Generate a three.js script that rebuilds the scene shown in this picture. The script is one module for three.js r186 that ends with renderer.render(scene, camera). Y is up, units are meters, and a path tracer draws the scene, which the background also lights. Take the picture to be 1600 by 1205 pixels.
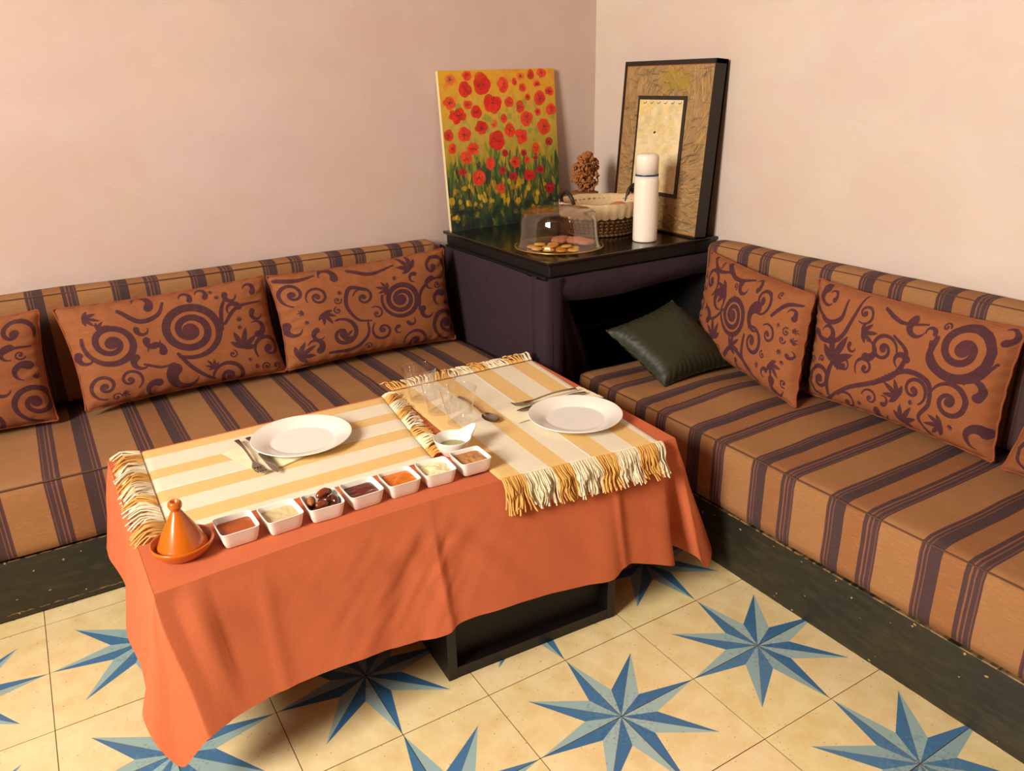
import * as THREE from 'three';
import { mergeGeometries, mergeVertices } from 'three/addons/utils/BufferGeometryUtils.js';
import { RoundedBoxGeometry } from 'three/addons/geometries/RoundedBoxGeometry.js';
import { RectAreaLightUniformsLib } from 'three/addons/lights/RectAreaLightUniformsLib.js';

// ---------------------------------------------------------------- camera, sky, light, exposure
RectAreaLightUniformsLib.init();
const scene = new THREE.Scene();
const camera = new THREE.PerspectiveCamera(52.135, 1600 / 1205, 0.05, 40);
camera.rotation.order = 'YXZ';
camera.position.set(-1.232, 1.231, 0.974);
camera.rotation.set(-0.37202, -0.54266, -0.0235);
const renderer = new THREE.WebGLRenderer({ antialias: true });
renderer.toneMapping = THREE.LinearToneMapping;
renderer.toneMappingExposure = 1.85;
renderer.shadowMap.enabled = true;
scene.background = new THREE.Color(1.0, 0.95, 0.86);

// the room: back wall z = ZW, right wall x = XW, window wall x = XL, wall behind the camera z = ZF
const ZW = -1.65, XW = 0.76, XL = -3.2, ZF = 3.2, CEIL = 3.05;
const WIN = { z0: -0.15, z1: 0.85, y0: 1.35, y1: 2.65 };
const windowLight = new THREE.RectAreaLight(new THREE.Color(1.0, 0.925, 0.785), 29, WIN.z1 - WIN.z0 - 0.06, WIN.y1 - WIN.y0 - 0.06);
windowLight.position.set(XL - 0.02, (WIN.y0 + WIN.y1) / 2, (WIN.z0 + WIN.z1) / 2);
windowLight.lookAt(1, (WIN.y0 + WIN.y1) / 2, (WIN.z0 + WIN.z1) / 2);
scene.add(windowLight);

// ---------------------------------------------------------------- helpers
const V = (x, y, z) => new THREE.Vector3(x, y, z);
let seed = 7;
const rnd = () => { seed = (seed + 0x6d2b79f5) | 0; let t = Math.imul(seed ^ (seed >>> 15), 1 | seed); t = (t + Math.imul(t ^ (t >>> 7), 61 | t)) ^ t; return ((t ^ (t >>> 14)) >>> 0) / 4294967296; };
const rr = (a, b) => a + (b - a) * rnd();
const hash = (x, y, z) => { let h = Math.imul(x, 374761393) + Math.imul(y, 668265263) + Math.imul(z, 2147483647 - 19); h = Math.imul(h ^ (h >>> 13), 1274126177); return ((h ^ (h >>> 16)) >>> 0) / 4294967296; };
const lerp = (a, b, t) => a + (b - a) * t, sm = (t) => t * t * (3 - 2 * t), clamp = (x, a, b) => Math.min(b, Math.max(a, x));
function noise(x, y, z = 0) {
  const i = Math.floor(x), j = Math.floor(y), k = Math.floor(z), u = sm(x - i), v = sm(y - j), w = sm(z - k);
  const c = (a, b, d) => hash(i + a, j + b, k + d);
  return lerp(lerp(lerp(c(0, 0, 0), c(1, 0, 0), u), lerp(c(0, 1, 0), c(1, 1, 0), u), v), lerp(lerp(c(0, 0, 1), c(1, 0, 1), u), lerp(c(0, 1, 1), c(1, 1, 1), u), v), w) * 2 - 1;
}
const fbm = (x, y, z = 0, o = 3) => { let s = 0, a = 0.5; for (let i = 0; i < o; i++) { s += a * noise(x, y, z + i * 7); x *= 2.03; y *= 2.03; z *= 2.03; a *= 0.5; } return s; };

const names = {};
const numbered = (n) => { names[n] = (names[n] ?? -1) + 1; return names[n] ? n + '_' + String(names[n]).padStart(3, '0') : n; };
function tag(o, label, category, group) { o.userData.label = label; o.userData.category = category; if (group) o.userData.group = group; return o; }
function thing(name, label, category, [x, y, z], group) {
  const o = new THREE.Group(); o.name = numbered(name); o.position.set(x, y, z); scene.add(o); return tag(o, label, category, group);
}
function part(name, geo, mat, parent, label) {
  const m = new THREE.Mesh(geo, mat); m.name = name; m.castShadow = m.receiveShadow = true; parent.add(m); if (label) m.userData.label = label; return m;
}
function solo(name, label, category, geo, mat, [x, y, z], group) {
  const m = new THREE.Mesh(geo, mat); m.name = numbered(name); m.castShadow = m.receiveShadow = true; m.position.set(x, y, z); scene.add(m); return tag(m, label, category, group);
}
function struct(name, geo, mat, parent = scene) {
  const m = new THREE.Mesh(geo, mat); m.name = name; m.castShadow = m.receiveShadow = true; parent.add(m); if (parent === scene) m.userData.kind = 'structure'; return m;
}
// box between two corners
function bx(x0, y0, z0, x1, y1, z1, bevel = 0) {
  const w = Math.abs(x1 - x0), h = Math.abs(y1 - y0), d = Math.abs(z1 - z0);
  const g = bevel ? new RoundedBoxGeometry(w, h, d, 2, bevel) : new THREE.BoxGeometry(w, h, d);
  g.translate((x0 + x1) / 2, (y0 + y1) / 2, (z0 + z1) / 2); return g;
}
const join = (a) => mergeGeometries(a.map((g) => (g.index ? g.toNonIndexed() : g)));
const lathe = (pts, n = 64) => new THREE.LatheGeometry(pts.map((p) => new THREE.Vector2(p[0], p[1])), n);
const tube = (pts, r, seg = 32, rad = 8, closed = false) => new THREE.TubeGeometry(new THREE.CatmullRomCurve3(pts.map((p) => (p.isVector3 ? p : V(...p))), closed), seg, r, rad, closed);
function fromGrid(nu, nv, f, uvf, flip = false) {      // parametric sheet
  const pos = [], uv = [], idx = [];
  for (let j = 0; j <= nv; j++) for (let i = 0; i <= nu; i++) { const p = f(i / nu, j / nv); pos.push(p.x, p.y, p.z); const q = uvf ? uvf(i / nu, j / nv, p) : [i / nu, j / nv]; uv.push(q[0], q[1]); }
  for (let j = 0; j < nv; j++) for (let i = 0; i < nu; i++) { const a = j * (nu + 1) + i, b = a + 1, c = a + nu + 1, d = c + 1; if (flip) idx.push(a, c, b, b, c, d); else idx.push(a, b, c, b, d, c); }
  const g = new THREE.BufferGeometry(); g.setAttribute('position', new THREE.Float32BufferAttribute(pos, 3)); g.setAttribute('uv', new THREE.Float32BufferAttribute(uv, 2)); g.setIndex(idx); g.computeVertexNormals(); return g;
}
// soft upholstered block: subdivided box with rounded edges, gentle lumps and one continuous uv
function softBox(min, max, r, step, lump, uvf) {
  const s = max.map((m, i) => m - min[i]), c = max.map((m, i) => (m + min[i]) / 2), n = s.map((v) => Math.max(2, Math.ceil(v / step)));
  let g = new THREE.BoxGeometry(s[0], s[1], s[2], n[0], n[1], n[2]);
  g.deleteAttribute('uv'); g.deleteAttribute('normal'); g = mergeVertices(g, 1e-5);
  const p = g.attributes.position, uv = [], q = V(), core = V();
  for (let i = 0; i < p.count; i++) {
    q.fromBufferAttribute(p, i);
    core.set(clamp(q.x, -s[0] / 2 + r, s[0] / 2 - r), clamp(q.y, -s[1] / 2 + r, s[1] / 2 - r), clamp(q.z, -s[2] / 2 + r, s[2] / 2 - r));
    const d = q.clone().sub(core), flat = q.clone();
    if (d.length() > 1e-6) { const k = Math.max(Math.abs(d.x), Math.abs(d.y), Math.abs(d.z)); d.normalize().multiplyScalar(Math.max(r, 0) * (k / r)); q.copy(core).add(d); }
    q.x += c[0]; q.y += c[1]; q.z += c[2];
    if (lump) { const e = lump(q); q.add(e); }
    p.setXYZ(i, q.x, q.y, q.z); uv.push(...uvf(V(flat.x + c[0], flat.y + c[1], flat.z + c[2])));
  }
  g.setAttribute('uv', new THREE.Float32BufferAttribute(uv, 2)); g.computeVertexNormals(); return g;
}
// many thin strands in one geometry with vertex colours
class Strands {
  constructor() { this.p = []; this.c = []; this.i = []; }
  add(pts, r0, r1, col, sides = 5) {
    const base = this.p.length / 3, n = pts.length;
    for (let k = 0; k < n; k++) {
      const t = pts[Math.min(k + 1, n - 1)].clone().sub(pts[Math.max(k - 1, 0)]).normalize();
      const a = V(0.31, 0.2, 0.93).cross(t).normalize(), b = t.clone().cross(a), r = lerp(r0, r1, k / (n - 1));
      for (let s = 0; s < sides; s++) { const w = (s / sides) * Math.PI * 2; this.p.push(pts[k].x + (a.x * Math.cos(w) + b.x * Math.sin(w)) * r, pts[k].y + (a.y * Math.cos(w) + b.y * Math.sin(w)) * r, pts[k].z + (a.z * Math.cos(w) + b.z * Math.sin(w)) * r); this.c.push(col.r, col.g, col.b); }
      if (k) for (let s = 0; s < sides; s++) { const A = base + (k - 1) * sides + s, B = base + (k - 1) * sides + ((s + 1) % sides), C = A + sides, D = B + sides; this.i.push(A, B, C, B, D, C); }
    }
  }
  build() { const g = new THREE.BufferGeometry(); g.setAttribute('position', new THREE.Float32BufferAttribute(this.p, 3)); g.setAttribute('color', new THREE.Float32BufferAttribute(this.c, 3)); g.setIndex(this.i); g.computeVertexNormals(); return g; }
}
// canvas textures
function canvasTex(w, h, draw, srgb = true, rep) {
  const c = document.createElement('canvas'); c.width = w; c.height = h; const x = c.getContext('2d'); draw(x, w, h);
  const t = new THREE.CanvasTexture(c); if (srgb) t.colorSpace = THREE.SRGBColorSpace; t.wrapS = t.wrapT = THREE.RepeatWrapping; if (rep) t.repeat.set(rep[0], rep[1]); t.magFilter = THREE.LinearFilter; return t;
}
const rgb = (r, g, b, a = 1) => `rgba(${r | 0},${g | 0},${b | 0},${a})`;
function speckle(x, w, h, n, len, a, dark, light, vert = false) {          // short thread-like flecks
  for (let i = 0; i < n; i++) { x.fillStyle = rnd() < 0.5 ? dark : light; x.globalAlpha = a * rnd(); const l = len * (0.3 + rnd()), px = rnd() * w, py = rnd() * h; if (vert) x.fillRect(px, py, 1.5, l); else x.fillRect(px, py, l, 1.5); }
  x.globalAlpha = 1;
}
function grainTex(w, h, f, rep) {                                          // scalar data texture
  const d = new Uint8Array(w * h * 4);
  for (let j = 0; j < h; j++) for (let i = 0; i < w; i++) { const v = clamp(f(i, j) * 255, 0, 255), o = (j * w + i) * 4; d[o] = d[o + 1] = d[o + 2] = v; d[o + 3] = 255; }
  const t = new THREE.DataTexture(d, w, h); t.wrapS = t.wrapT = THREE.RepeatWrapping; t.magFilter = THREE.LinearFilter; t.needsUpdate = true; if (rep) t.repeat.set(rep[0], rep[1]); return t;
}
const std = (o) => new THREE.MeshStandardMaterial({ roughness: 0.8, ...o });
const phys = (o) => new THREE.MeshPhysicalMaterial({ roughness: 0.5, ...o });
const css = (s) => new THREE.Color(s);

// ---------------------------------------------------------------- materials
const P = 0.2195;                                        // stripe repeat of the sofa cloth, metres
const weaveBump = grainTex(128, 128, (i, j) => 0.5 + 0.25 * Math.sin(i * Math.PI / 2) * Math.sin(j * Math.PI / 2) + 0.25 * (hash(i, j, 3) - 0.5));
const weaveAt = (k) => { const t = weaveBump.clone(); t.repeat.set(k, k); t.needsUpdate = true; return t; };
const stripeTex = canvasTex(1024, 1024, (x, w, h) => {
  x.fillStyle = rgb(154, 108, 65); x.fillRect(0, 0, w, h);
  x.fillStyle = rgb(145, 94, 53); x.fillRect(0.2 * w, 0, 0.215 * w, h);
  for (let i = 0; i < 900; i++) { x.fillStyle = rnd() < 0.5 ? rgb(150, 92, 50, 0.22) : rgb(214, 158, 104, 0.22); x.fillRect(rnd() * w, rnd() * h, 20 + 90 * rnd(), 2 + 3 * rnd()); }
  const band = (a, b, c) => { x.fillStyle = c; x.fillRect(a * w, 0, (b - a) * w, h); };
  band(0.0, 0.205, rgb(68, 46, 48)); band(0.035, 0.05, rgb(120, 78, 56)); band(0.075, 0.087, rgb(112, 70, 56)); band(0.002, 0.016, rgb(92, 50, 52));
  band(0.415, 0.59, rgb(72, 47, 50)); band(0.46, 0.478, rgb(132, 82, 56)); band(0.505, 0.519, rgb(120, 76, 56)); band(0.56, 0.572, rgb(110, 66, 54));
  speckle(x, w, h, 6000, 26, 0.16, '#2a1712', '#e0b080');
});
const stripeCloth = std({ map: stripeTex, bumpMap: weaveAt(40), bumpScale: 0.0006, roughness: 0.88 });
const piping = std({ color: css('#5a3826'), roughness: 0.85 });
const paintTex = canvasTex(2048, 256, (x, w, h) => {
  x.fillStyle = rgb(38, 36, 26); x.fillRect(0, 0, w, h);
  for (let i = 0; i < 900; i++) { x.fillStyle = rnd() < 0.5 ? rgb(30, 30, 22, 0.25) : rgb(62, 58, 38, 0.22); x.beginPath(); x.ellipse(rnd() * w, rnd() * h, 6 + 40 * rnd(), 3 + 12 * rnd(), 0, 0, 7); x.fill(); }
  for (let i = 0; i < 34; i++) { x.fillStyle = rgb(180, 140, 90, 0.9); const px = rnd() * w, py = rnd() * h, s = 1 + 2.5 * rnd(); x.beginPath(); x.ellipse(px, py, s * 1.6, s, rnd() * 3, 0, 7); x.fill(); }
  for (let i = 0; i < 150; i++) { x.fillStyle = rgb(150, 116, 74, 0.75); const l = 4 + 30 * rnd(); x.fillRect(rnd() * w, 0, l, 1 + 3 * rnd()); if (i % 3 === 0) x.fillRect(rnd() * w, h - 4, l, 4); }
});
const paintedWood = std({ map: paintTex, roughness: 0.42 });
const darkWood = std({ color: css('#120e0c'), roughness: 0.5 });
const blackMatte = std({ color: css('#0c0908'), roughness: 0.6 });
const porcelain = phys({ color: css('#f4f0e9'), roughness: 0.22, clearcoat: 0.5, clearcoatRoughness: 0.12 });
const steel = std({ color: css('#a59c90'), metalness: 1, roughness: 0.24 });
const glassMat = phys({ color: 0xffffff, transmission: 1, thickness: 0, roughness: 0.02, ior: 1.45 });
const napkinMat = std({ color: css('#efe6c6'), roughness: 0.95, side: THREE.DoubleSide });

// ---------------------------------------------------------------- the setting
const plasterTex = canvasTex(1024, 1024, (x, w, h) => {
  x.fillStyle = rgb(207, 190, 173); x.fillRect(0, 0, w, h);
  for (let i = 0; i < 2600; i++) { x.fillStyle = rnd() < 0.5 ? rgb(196, 172, 152, 0.05) : rgb(220, 200, 182, 0.05); const s = 6 + 60 * rnd(); x.beginPath(); x.ellipse(rnd() * w, rnd() * h, s, s * (0.3 + rnd()), rnd() * 3, 0, 7); x.fill(); }
  speckle(x, w, h, 5000, 3, 0.12, '#b09078', '#fff4e4');
});
const plasterBump = grainTex(256, 256, (i, j) => 0.5 + 0.5 * fbm(i / 18, j / 18, 2, 4));
const plaster = std({ map: plasterTex, bumpMap: plasterBump, bumpScale: 0.0015, roughness: 0.82 });
const ceilingPaint = std({ color: css('#6a4a34'), roughness: 0.8 });
const T = 0.2;
struct('wall_back', bx(XL - T, 0, ZW - T, XW + T, CEIL, ZW), std({ map: plasterTex, color: css('#fdf5fa'), bumpMap: plasterBump, bumpScale: 0.0015, roughness: 0.82 }));
struct('wall_right', bx(XW, 0, ZW, XW + T, CEIL, ZF), plaster);
struct('wall_front', bx(XL - T, 0, ZF, XW + T, CEIL, ZF + T), std({ color: css('#7a4a34'), roughness: 0.8 }));
struct('wall_left', join([bx(XL - T, 0, ZW, XL, CEIL, WIN.z0), bx(XL - T, 0, WIN.z1, XL, CEIL, ZF), bx(XL - T, 0, WIN.z0, XL, WIN.y0, WIN.z1), bx(XL - T, WIN.y1, WIN.z0, XL, CEIL, WIN.z1)]), plaster);
struct('ceiling', bx(XL - T, CEIL, ZW - T, XW + T, CEIL + T, ZF + T), ceilingPaint);
{ // casement window: frame, mullion, two panes
  const wood = std({ color: css('#8a5d3c'), roughness: 0.5 }), x0 = XL - 0.14, x1 = XL - 0.09, f = 0.05, zm = (WIN.z0 + WIN.z1) / 2;
  const w = struct('window_1', join([bx(x0, WIN.y0, WIN.z0, x1, WIN.y0 + f, WIN.z1), bx(x0, WIN.y1 - f, WIN.z0, x1, WIN.y1, WIN.z1), bx(x0, WIN.y0 + f, WIN.z0, x1, WIN.y1 - f, WIN.z0 + f), bx(x0, WIN.y0 + f, WIN.z1 - f, x1, WIN.y1 - f, WIN.z1), bx(x0, WIN.y0 + f, zm - 0.02, x1, WIN.y1 - f, zm + 0.02)]), wood);
  struct('pane', bx(XL - 0.118, WIN.y0 + f, WIN.z0 + f, XL - 0.112, WIN.y1 - f, zm - 0.02), glassMat, w);
  struct('pane', bx(XL - 0.118, WIN.y0 + f, zm + 0.02, XL - 0.112, WIN.y1 - f, WIN.z1 - f), glassMat, w);
}
{ // floor of 20 cm cement tiles, each printed with a quarter of an eight-pointed star
  const screed = std({ color: css('#6d5436'), roughness: 0.95 });
  const floor = struct('floor', bx(XL - T, -0.12, ZW - T, XW + T, -0.003, ZF + T), screed);
  const tileTex = [0, 1, 2, 3].map((k) => canvasTex(512, 512, (x, w, h) => {
    x.fillStyle = rgb(232 + 4 * (k % 2), 212 + 3 * (k % 3), 164 + 5 * (k % 2)); x.fillRect(0, 0, w, h);
    for (let i = 0; i < 320; i++) { x.fillStyle = rnd() < 0.55 ? rgb(200, 166, 108, 0.06) : rgb(244, 226, 180, 0.07); const s = 10 + 70 * rnd(); x.beginPath(); x.ellipse(rnd() * w, rnd() * h, s, s * (0.4 + 0.6 * rnd()), rnd() * 3, 0, 7); x.fill(); }
    const at = (r, deg) => [r * w * Math.cos(deg * Math.PI / 180), h - r * h * Math.sin(deg * Math.PI / 180)], R = 0.985, N = 0.385;
    const tri = (a, b, col) => { x.fillStyle = col; x.beginPath(); x.moveTo(0, h); x.lineTo(...at(R, a)); x.lineTo(...at(N, b)); x.closePath(); x.fill(); };
    const D = [rgb(68, 116, 160), rgb(60, 108, 154), rgb(76, 122, 162), rgb(72, 114, 152)][k], L = [rgb(150, 180, 182), rgb(158, 184, 184), rgb(142, 172, 178), rgb(150, 176, 174)][k];
    tri(0, 22.5, D); tri(45, 22.5, L); tri(45, 67.5, D); tri(90, 67.5, L);
    for (let i = 0; i < 500; i++) { const a = rnd() * 90, r = rnd() * 0.8; x.fillStyle = rnd() < 0.5 ? rgb(20, 60, 110, 0.1) : rgb(190, 200, 190, 0.08); x.beginPath(); const p = at(r, a); x.ellipse(p[0], p[1], 3 + 10 * rnd(), 2 + 5 * rnd(), rnd() * 3, 0, 7); if (r < N) x.fill(); }
    x.strokeStyle = rgb(120, 96, 80, 0.5); x.lineWidth = 2; x.beginPath(); x.moveTo(0, h); x.lineTo(...at(0.9, 45)); x.stroke();
    x.strokeStyle = rgb(120, 84, 44, 0.55); x.lineWidth = 5; x.strokeRect(0, 0, w, h);
    for (let i = 0; i < 26; i++) { x.fillStyle = rgb(110, 76, 40, 0.35); x.beginPath(); const s = 1 + 2.6 * rnd(); x.ellipse(rnd() * w, rnd() * h, s * 1.8, s, rnd() * 3, 0, 7); x.fill(); }
    speckle(x, w, h, 1500, 4, 0.12, '#6a4a22', '#fff2cc');
  }));
  const tileMat = tileTex.map((t) => std({ map: t, roughness: 0.4 }));
  const g = bx(-0.0993, -0.006, -0.0993, 0.0993, 0, 0.0993); { const p = g.attributes.position, u = g.attributes.uv; for (let i = 0; i < p.count; i++) u.setXY(i, 0.5 + p.getX(i) / 0.2, 0.5 - p.getZ(i) / 0.2); }
  const spare = [];
  for (let i = -16; i < 4; i++) for (let j = -8; j < 16; j++) {
    const x = i * 0.2 + 0.1, z = j * 0.2 + 0.1 , u = Math.abs(i % 2) === 1 ? 1 : 0, v = Math.abs(j % 2) === 1 ? 1 : 0;
    // i even: tile lies right of a star centre (x = i * .2); odd: left of the centre at (i + 1) * .2
    const turn = !u ? (v ? 0 : -Math.PI / 2) : (v ? Math.PI / 2 : Math.PI);
    const near = x > -2.4 && x < 0.4 && z > -1.3 && z < 0.9, k = Math.floor(hash(i + 50, j + 50, 5) * 4);
    if (near) { const m = struct('tile', g, tileMat[k], floor); m.name = numbered('tile'); m.position.set(x, 0, z); m.rotation.y = turn; m.position.y = (hash(i + 9, j + 3, 2) - 0.5) * 0.0008; }
    else { const q = g.clone(); q.rotateY(turn); q.translate(x, 0, z); spare.push(q); }
  }
  const rest = struct('tile_field', mergeGeometries(spare), tileMat[0], floor); rest.userData.kind = 'stuff';
}

// ---------------------------------------------------------------- sofas: base, mattress and backrest lift apart
const SOFA_L = -2.6, SOFA_F = 1.5;
{ // left sofa runs along x at the back wall
  const b = thing('sofa_base', 'black painted board base under the left sofa along the back wall', 'sofa base', [-1.28, 0, -1.36]);
  const L = 2.62, g = bx(-L / 2, 0.006, 0.272, L / 2, 0.165, 0.3, 0.003); const p = g.attributes.position, u = g.attributes.uv; for (let i = 0; i < p.count; i++) u.setXY(i, p.getX(i) / 1.6, (p.getY(i) - 0.02) / 0.145);
  part('front_board', g, paintedWood, b, 'worn black front board');
  part('slat_deck', bx(-L / 2, 0.14, -0.285, L / 2, 0.164, 0.27), darkWood, b);
  part('plinth', bx(-L / 2 + 0.02, 0, -0.28, L / 2 - 0.02, 0.14, 0.25), darkWood, b);
  const lump = (q) => { const top = sm(clamp((q.y - 0.25) / 0.1, 0, 1)); return V(0, top * (0.006 * fbm(q.x * 4, q.z * 6, 1) - 0.01 * sm(clamp((-1.3 - q.z) / 0.3, 0, 1))) + 0.003 * fbm(q.x * 22 + q.z * 9, q.z * 14, 4) * top, (1 - top) * 0.006 * fbm(q.x * 5, q.y * 12, 9)); };
  const m = thing('seat_mattress', 'striped seat mattress of the left sofa, behind the dining table', 'mattress', [-1.29, 0.168, -1.35]);
  const mg = softBox([-2.6, 0.168, -1.645], [0.03, 0.358, -1.05], 0.022, 0.028, lump, (q) => [(-1.2 - q.x) / P, (q.z - q.y) / P]); mg.translate(1.29, -0.168, 1.35);
  part('cover', mg, stripeCloth, m);
  part('piping', tube([[-1.3, 0.184, 0.2945], [-0.6, 0.1855, 0.2955], [0.1, 0.1845, 0.295], [0.7, 0.186, 0.2955], [1.31, 0.184, 0.294]], 0.0022, 90, 6), piping, m);
  const k = thing('backrest_cushion', 'long striped backrest of the left sofa against the back wall', 'backrest', [-1.3, 0.36, -1.6]);
  const kg = softBox([-2.6, 0.36, -1.642], [0.0, 0.697, -1.553], 0.028, 0.022, (q) => V(0, 0.004 * fbm(q.x * 5, q.z * 5, 3), 0.005 * fbm(q.x * 4, q.y * 6, 5)), (q) => [(q.x + 1.282) / P, (q.y - q.z) / P]); kg.translate(1.3, -0.36, 1.6);
  part('cover', kg, stripeCloth, k);
  part('piping', tube([[-1.29, 0.329, 0.04], [-0.5, 0.33, 0.0405], [0.4, 0.329, 0.04], [1.0, 0.33, 0.0405], [1.275, 0.326, 0.038]], 0.002, 90, 6), piping, k);
}
{ // right sofa runs along z at the right wall
  const b = thing('sofa_base', 'dark green-black painted board base under the right sofa', 'sofa base', [0.455, 0, 0.29]);
  const L = 2.42, g = bx(-0.295, 0, -L / 2, -0.268, 0.166, L / 2, 0.003); const p = g.attributes.position, u = g.attributes.uv; for (let i = 0; i < p.count; i++) u.setXY(i, p.getZ(i) / 1.6 + 0.37, p.getY(i) / 0.166);
  part('front_board', g, paintedWood, b, 'chipped green-black front board');
  part('slat_deck', bx(-0.265, 0.14, -L / 2, 0.285, 0.164, L / 2), darkWood, b);
  part('plinth', bx(-0.25, 0, -L / 2 + 0.02, 0.28, 0.14, L / 2 - 0.02), darkWood, b);
  const lump = (q) => { const top = sm(clamp((q.y - 0.25) / 0.1, 0, 1)); return V((1 - top) * 0.004 * fbm(q.z * 5, q.y * 12, 9), top * (0.007 * fbm(q.x * 5, q.z * 4, 21) + 0.012 * Math.exp(-((q.x - 0.42) ** 2) / 0.02 - ((q.z + 0.5) ** 2) / 0.03)) + 0.0015 * fbm(q.x * 14, q.z * 20, 6) * top, 0); };
  const m = thing('seat_mattress', 'striped seat mattress of the right sofa, its front lit beside the floor stars', 'mattress', [0.45, 0.172, 0.29]);
  const mg = softBox([0.152, 0.172, -0.918], [0.755, 0.358, 1.5], 0.016, 0.028, lump, (q) => [(q.z - 0.022) / P, (q.x + q.y) / P]); mg.translate(-0.45, -0.172, -0.29);
  part('cover', mg, stripeCloth, m);
  part('piping', tube([[-0.2935, 0.182, -1.19], [-0.2945, 0.1832, -0.5], [-0.294, 0.1825, 0.1], [-0.2945, 0.183, 0.7], [-0.294, 0.1825, 1.2]], 0.0018, 90, 6), piping, m);
  const k = thing('backrest_cushion', 'long striped backrest of the right sofa against the right wall', 'backrest', [0.7, 0.36, 0.29]);
  const kg = softBox([0.662, 0.362, -0.912], [0.752, 0.716, 1.5], 0.028, 0.022, (q) => V(0.005 * fbm(q.z * 4, q.y * 6, 5), 0.004 * fbm(q.x * 5, q.z * 5, 3), 0), (q) => [(q.z + 0.546) / P, (q.x + q.y) / P]); kg.translate(-0.7, -0.36, -0.29);
  part('cover', kg, stripeCloth, k);
  part('piping', tube([[-0.034, 0.348, -1.18], [-0.0345, 0.3495, -0.5], [-0.034, 0.349, 0.2], [-0.0345, 0.349, 0.8], [-0.034, 0.349, 1.2]], 0.0015, 90, 6), piping, k);
}

// ---------------------------------------------------------------- scroll-patterned cushions
const CW = 1024, CH = 576;
function scrollTex(list) {
  return canvasTex(CW, CH, (x, w, h) => {
    x.fillStyle = rgb(146, 84, 44); x.fillRect(0, 0, w, h);
    for (let i = 0; i < 1500; i++) { x.fillStyle = rnd() < 0.5 ? rgb(150, 80, 40, 0.16) : rgb(200, 122, 68, 0.16); x.fillRect(rnd() * w, rnd() * h, 8 + 40 * rnd(), 2); }
    const ink = () => rgb(66 + 12 * rnd(), 27 + 8 * rnd(), 36 + 8 * rnd(), 0.92);
    const stroke = (pts, w0, w1) => { w0 *= 1.35; w1 *= 1.5; const n = 70, c = new THREE.CatmullRomCurve3(pts.map((p) => V(p[0] * w, p[1] * h, 0))); for (let i = 0; i <= n; i++) { const p = c.getPoint(i / n), r = lerp(w0, w1, Math.sin(i / n * Math.PI * 0.5)) * (0.6 + 0.4 * Math.sin(i / n * Math.PI)); x.fillStyle = ink(); x.beginPath(); x.arc(p.x, p.y, r, 0, 7); x.fill(); } };
    const spiral = (u, v, R, turns, dir, a0) => { R *= 1.12; const n = Math.ceil(90 * turns); for (let i = 0; i <= n; i++) { const t = i / n, r = R * w * (1 - 0.86 * t), a = (a0 * Math.PI / 180) + dir * t * turns * 2 * Math.PI, q = R * w * lerp(0.15, 0.09, t) * (0.45 + 0.55 * Math.min(1, t * 5)); x.fillStyle = ink(); x.beginPath(); x.arc(u * w + r * Math.cos(a), v * h + r * Math.sin(a), Math.max(4, q), 0, 7); x.fill(); } x.fillStyle = ink(); x.beginPath(); x.arc(u * w, v * h, R * w * 0.24, 0, 7); x.fill(); };
    const leaf = (u, v, s, deg) => { s *= 1.25; for (const [da, l] of [[-70, 0.6], [-35, 0.85], [0, 1], [35, 0.85], [70, 0.6]]) { const a = (deg + da) * Math.PI / 180; x.save(); x.translate(u * w, v * h); x.rotate(a); x.fillStyle = rgb(70, 29, 38, 0.95); x.beginPath(); x.moveTo(-6, 0); x.quadraticCurveTo(s * w * l * 0.5, -s * w * 0.24, s * w * l, 0); x.quadraticCurveTo(s * w * l * 0.5, s * w * 0.24, -6, 0); x.fill(); x.restore(); } };
    const hook = (u, v, s, deg) => { s *= 1.3; const a = deg * Math.PI / 180, R = s * w; for (let i = 0; i <= 24; i++) { const t = i / 24, b = a + t * 3.6; x.fillStyle = ink(); x.beginPath(); x.arc(u * w + R * Math.cos(b), v * h + R * Math.sin(b), lerp(3, R * 0.55, t), 0, 7); x.fill(); } };
    for (const [k, ...a] of list) ({ s: spiral, l: leaf, h: hook, c: stroke })[k](...a);
    for (let i = 0; i < 260; i++) {                                        // small curls and leaves wherever the ground is still bare
      const u = rr(0.03, 0.97), v = rr(0.05, 0.95), R = Math.floor(rr(26, 44)), px = Math.floor(clamp(u * w - R, 0, w - 2 * R)), py = Math.floor(clamp(v * h - R, 0, h - 2 * R)), d = x.getImageData(px, py, 2 * R, 2 * R).data;
      let n = 0; for (let k = 0; k < d.length; k += 16) if (d[k] < 105) n++;
      if (n / (d.length / 16) > 0.03) continue;
      const U = (px + R) / w, W = (py + R) / h, s = R / w * 0.8; if (i % 3 === 0) leaf(U, W, s * 0.9, rr(0, 360)); else if (i % 3 === 1) hook(U, W, s * 0.75, rr(0, 360)); else spiral(U, W, s * 0.85, 1.2, rnd() < 0.5 ? 1 : -1, rr(0, 360));
    }
    speckle(x, w, h, 5000, 12, 0.2, '#3a1a14', '#d89860');
  });
}
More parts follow.
